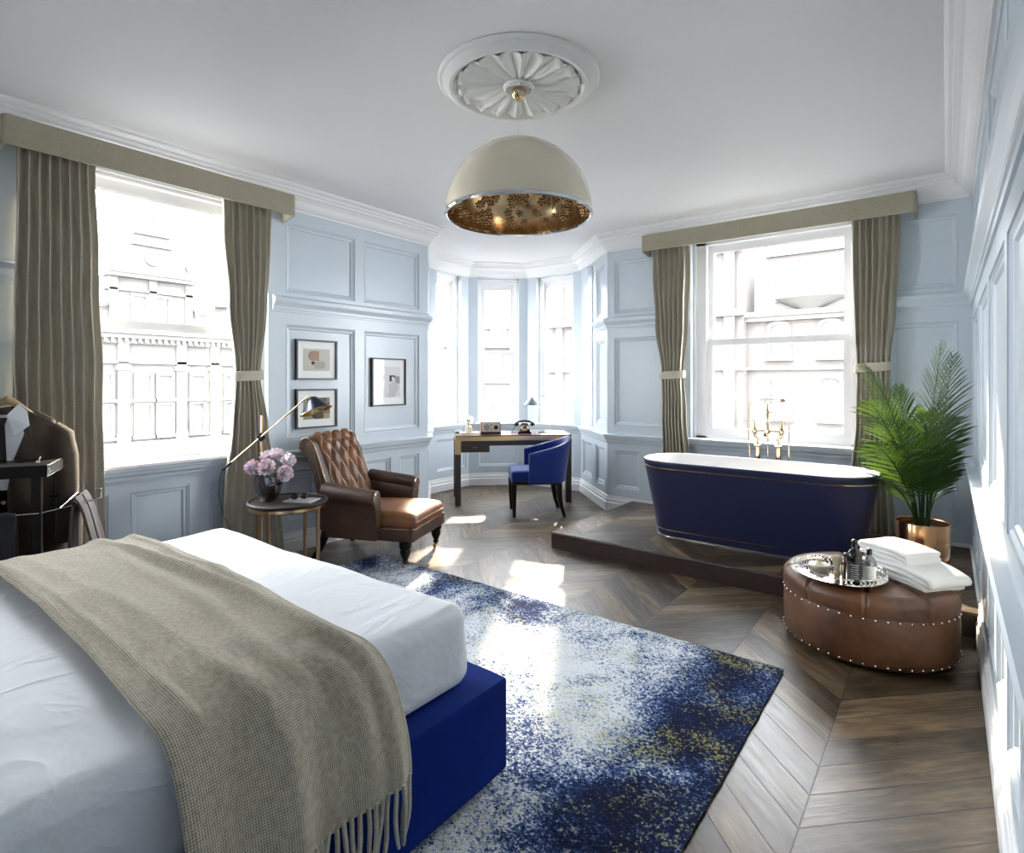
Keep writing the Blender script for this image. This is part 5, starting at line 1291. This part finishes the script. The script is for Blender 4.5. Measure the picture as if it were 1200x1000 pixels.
def bwin(par, x, z0, z1, w_, arch=True, trim='stone_trim', cross=True):
    """one street window: surround and its pane"""
    mb = MB(); r = w_ / 2
    def outl(e):
        if not arch: return [(x - r - e, z0 - e), (x + r + e, z0 - e), (x + r + e, z1 + e), (x - r - e, z1 + e)]
        a = [(x - r - e, z0 - e), (x + r + e, z0 - e)]
        return a + [(x + (r + e) * cos(pi * k / 10), z1 - r * .6 + (r * .6 + e) * sin(pi * k / 10)) for k in range(11)]
    o_, i_ = outl(.10), outl(0)
    mb.rings([[(a, -.10, b) for a, b in o_], [(a, .02, b) for a, b in o_]], True, False, False)
    n = len(o_)
    for k in range(n): mb.poly([(o_[k][0], -.10, o_[k][1]), (o_[(k + 1) % n][0], -.10, o_[(k + 1) % n][1]), (i_[(k + 1) % n][0], -.10, i_[(k + 1) % n][1]), (i_[k][0], -.10, i_[k][1])], [(0, 1, 2, 3)])
    mb.rings([[(a, -.10, b) for a, b in i_], [(a, -.005, b) for a, b in i_]], True, False, False)
    mb.box(x - r - .16, x + r + .16, -.20, .0, z0 - .20, z0 - .10)
    if cross:
        mb.box(x - .03, x + .03, -.04, -.01, z0, z1 - (.05 if arch else 0)); mb.box(x - r, x + r, -.045, -.01, z0 + (z1 - z0) * .55, z0 + (z1 - z0) * .55 + .05)
    f = mb.build('window', M[trim], par, smooth=False)
    mb = MB(); mb.poly([(a, -.012, b) for a, b in i_], [tuple(range(n))]); mb.build('pane', M['street_pane'], f, smooth=False)
def band(mb, x0, x1, z0, z1, out): mb.box(x0, x1, -out, .05, z0, z1)

a = thing('stone_building', 'ornate pale stone building with sculpted gable seen through the left window', 'building', (-22, 8.06, 0), pi / 2)
mb = MB(); mb.box(-9, 9, 0, 4, -8, 2.75); mb.build('facade', M['stone'], a, smooth=False)
mb = MB()
for z0, z1, o_ in ((2.95, 3.10, .42), (2.80, 2.95, .30), (2.62, 2.80, .16), (1.95, 2.05, .14), (-.95, -.80, .28), (-.80, -.70, .16), (-1.6, -1.5, .12), (.60, .74, .08)): band(mb, -9.1, 9.1, z0, z1, o_)
for k in range(90): x = -8.9 + .2 * k; mb.box(x, x + .10, -.26, 0, 2.66, 2.80)
mb.build('cornice', M['stone_trim'], a, smooth=False)
for x in (-7.6, -5.9, -4.2, -2.1, -.78 - .12, .92, 2.1, 3.4, 5.2, 7.0):
    mb = MB(); mb.box(x - .16, x + .16, -.14, 0, -.7, 2.62); mb.box(x - .22, x + .22, -.20, 0, 1.72, 1.9); mb.box(x - .20, x + .20, -.18, 0, -.7, -.45); mb.build('pilaster', M['stone_trim'], a, smooth=False)
for x in (-6.7, -5.0, -3.1, -1.45, -.27, .40, 1.50, 2.75, 4.3, 6.1):
    bwin(a, x, .85, 1.55, .40, False, cross=False); bwin(a, x, -.42, .52, .40, False, cross=False)
for cx in (0.0, 5.2, -5.2):
    mb = MB(); mb.box(cx - 1.30, cx + 1.30, .0, 2.6, 3.10, 4.95)
    for z0, z1, o_ in ((4.85, 4.98, .30), (4.98, 5.06, .36), (4.40, 4.48, .12), (3.10, 3.25, .14)): mb.box(cx - 1.42, cx + 1.42, -o_, .3, z0, z1)
    for x in (-1.18, -.0, 1.18): mb.box(cx + x - .12, cx + x + .12, -.12, 0, 3.2, 4.85)
    pts = [(cx - 1.40, 5.06), (cx + 1.40, 5.06), (cx + 1.10, 5.35), (cx + .80, 5.90), (cx + .58, 6.05), (cx + .55, 6.45)] + [(cx + .42 * cos(q), 6.45 + .42 * sin(q)) for q in [pi * k / 8 for k in range(9)]] + [(cx - .55, 6.45), (cx - .58, 6.05), (cx - .80, 5.90), (cx - 1.10, 5.35)]
    mb.prism(pts, 0, .5)
    for z0, z1, w_ in ((6.02, 6.12, .66), (6.40, 6.48, .60)): mb.box(cx - w_, cx + w_, -.14, .5, z0, z1)
    for sx in (-1, 1):
        v = [(cx + sx * 1.30, 3.10), (cx + sx * 2.20, 3.10)] + [(cx + sx * (2.20 - .90 * sin(pi / 2 * k / 8)), 3.30 + 1.1 * (1 - cos(pi / 2 * k / 8))) for k in range(9)]
        mb.prism(v, 0, .4)
    mb.build('gable', M['stone'], a, smooth=False)
    mb = MB(); mb.sphere((cx, .1, 7.02), .13, 10, 8); mb.lathe([(.10, 6.85), (.05, 6.95), (.03, 7.1), (.01, 7.42)], 10, (cx, .1, 0))
    mb.lathe([(.24, -.02), (.24, .06), (.15, .06)], 20, Mx=T(cx, -.03, 5.60) @ RX(pi / 2))
    mb.build('finial', M['stone_dark'], a, smooth=False)
    for sx in (-1, 1):
        mb = MB(); mb.lathe([(.16, 5.06), (.16, 5.2), (.08, 5.25), (.15, 5.5), (.12, 5.75), (.05, 5.85), (.07, 5.95), (.01, 6.1)], 10, (cx + sx * 1.28, .15, 0)); mb.build('statue', M['stone_dark'], a)
        mb = MB(); mb.lathe([(.30, 0), (.34, .10), (.26, .18), (.10, .18)], 18, Mx=T(cx + sx * 1.62, -.06, 4.05) @ RX(pi / 2)); mb.build('volute', M['stone_dark'], a)
        bwin(a, cx + sx * .36 - .04, 3.40, 4.25, .36, False)

b = thing('brick_building', 'pale brick building with arched windows and bowed balcony behind the bathtub window', 'building', (-3.2, 18, 0), 0)
mb = MB(); mb.box(-13, -1.62, -.45, .9, -8, 5.35); mb.box(-1.62, 7.5, 0, 5, -8, 3.35); mb.box(-1.05, 1.35, -.12, 2, 3.35, 5.0)
mb.prism([(-1.05, 5.0), (1.35, 5.0), (.95, 5.55), (.55, 6.2), (.15, 6.75), (-.25, 6.2), (-.65, 5.55)], -.12, .5); mb.build('facade', M['brick'], b, smooth=False)
mb = MB(); mb.poly([(1.35, .8, 3.35), (7.5, .8, 3.35), (7.5, 3.5, 5.2), (1.35, 3.5, 5.2), (-1.62, .8, 3.35), (-1.05, .8, 3.35), (-1.05, 3.5, 5.2), (-1.62, 3.5, 5.2)], [(0, 1, 2, 3), (4, 5, 6, 7)]); mb.build('roof', M['roof'], b, smooth=False)
mb = MB()
for z0, z1, o_ in ((3.25, 3.40, .30), (3.12, 3.25, .20), (1.68, 1.78, .14), (-.2, -.08, .16)): mb.box(-1.62, 7.5, -o_, 0, z0, z1)
for z0, z1, o_ in ((5.25, 5.45, .35), (3.3, 3.5, .25), (1.68, 1.80, .14), (-.2, -.05, .18)): mb.box(-13, -1.55, -.45 - o_, -.45, z0, z1)
mb.box(-1.15, 1.45, -.28, -.1, 4.98, 5.12)
mb.build('cornice', M['stone_trim'], b, smooth=False)
for x in (-2.0, -2.9, -4.4, -6.2, -8.0): mb = MB(); mb.box(x - .13, x + .13, -.60, -.45, -.05, 5.25); mb.build('pilaster', M['stone_trim'], b, smooth=False)
for x in (-.71, .62, 2.4, 3.9, 5.6):
    bwin(b, x, .38, 1.45, .46); bwin(b, x, 2.15, 3.02, .46)
for x in (-.38, .62): bwin(b, x, 3.85, 4.75, .52)
mb = MB(); mb.lathe([(.30, 3.40), (.70, 3.60), (.92, 3.72), (.92, 3.80)], 24, (.12, -.15, 0), sy=.55); bal = mb.build('balcony', M['stone'], b)
mb = MB(); mb.tube([(.12 + .90 * cos(pi + pi * k / 16), -.15 + .50 * sin(pi + pi * k / 16), 4.12) for k in range(17)], .025, 6)
for k in range(17): mb.tube([(.12 + .90 * cos(pi + pi * k / 16), -.15 + .50 * sin(pi + pi * k / 16), 3.78), (.12 + .90 * cos(pi + pi * k / 16), -.15 + .50 * sin(pi + pi * k / 16), 4.12)], .015, 5)
mb.build('railing', M['stone_trim'], bal)
mb = MB(); mb.tube([(-1.85, -.62, -.1), (-1.85, -.62, 5.2)], .05, 8); mb.build('drainpipe', M['stone_dark'], b)

c = thing('gabled_building', 'pale brick building with a small stepped gable seen through the bay windows', 'building', (-13.43, 16.57, 0), pi / 4)
mb = MB(); mb.box(-4.2, 5.5, 0, 5, -8, 2.75)
mb.prism([(-.85, 2.75), (.95, 2.75), (.95, 3.35), (.72, 3.35), (.72, 3.95), (.46, 3.95), (.46, 4.35), (.25, 4.35), (.25, 4.70), (-.15, 4.70), (-.15, 4.35), (-.36, 4.35), (-.36, 3.95), (-.62, 3.95), (-.62, 3.35), (-.85, 3.35)], 0, .6); mb.build('facade', M['brick'], c, smooth=False)
mb = MB(); mb.poly([(.95, .6, 2.75), (5.5, .6, 2.75), (5.5, 4, 4.4), (1.6, 4, 4.4), (-4.2, .6, 2.75), (-.85, .6, 2.75), (-1.3, 4, 4.2), (-4.2, 4, 4.2)], [(0, 1, 2, 3), (4, 5, 6, 7)]); mb.build('roof', M['roof'], c, smooth=False)
mb = MB()
for z0, z1, o_ in ((2.6, 2.78, .26), (1.28, 1.42, .14), (-.75, -.6, .16), (3.30, 3.38, .1)): mb.box(-4.2 if z0 < 3 else -.9, 5.5 if z0 < 3 else 1.0, -o_, 0, z0, z1)
mb.build('cornice', M['stone_trim'], c, smooth=False)
for x in (-3.3, -1.9, -.5, .55, 1.75, 2.95, 4.3): bwin(c, x, -.45, .85, .42); bwin(c, x, 1.6, 2.4, .42)
bwin(c, .05, 3.0, 3.8, .4)
d = thing('tall_terrace', 'tall pale terrace at the left side of the bay view', 'building', (-21.0, 13.6, 0), radians(66))
mb = MB(); mb.box(-3.5, 3.0, 0, 4, -8, 4.4); mb.box(-3.6, 3.1, -.3, 0, 4.2, 4.5); mb.box(-3.6, 3.1, -.16, 0, 1.9, 2.05); mb.build('facade', M['stone'], d, smooth=False)
for x in (-2.6, -1.4, -.2, 1.0, 2.2): bwin(d, x, .2, 1.5, .5, False); bwin(d, x, 2.5, 3.7, .5)
mb = MB(); mb.poly([(-40, -20, -8), (25, -20, -8), (25, 45, -8), (-40, 45, -8)], [(0, 1, 2, 3)])
g = mb.build('ground', facade_mat('street_paving', (.12, .12, .12)), smooth=False); struct(g)
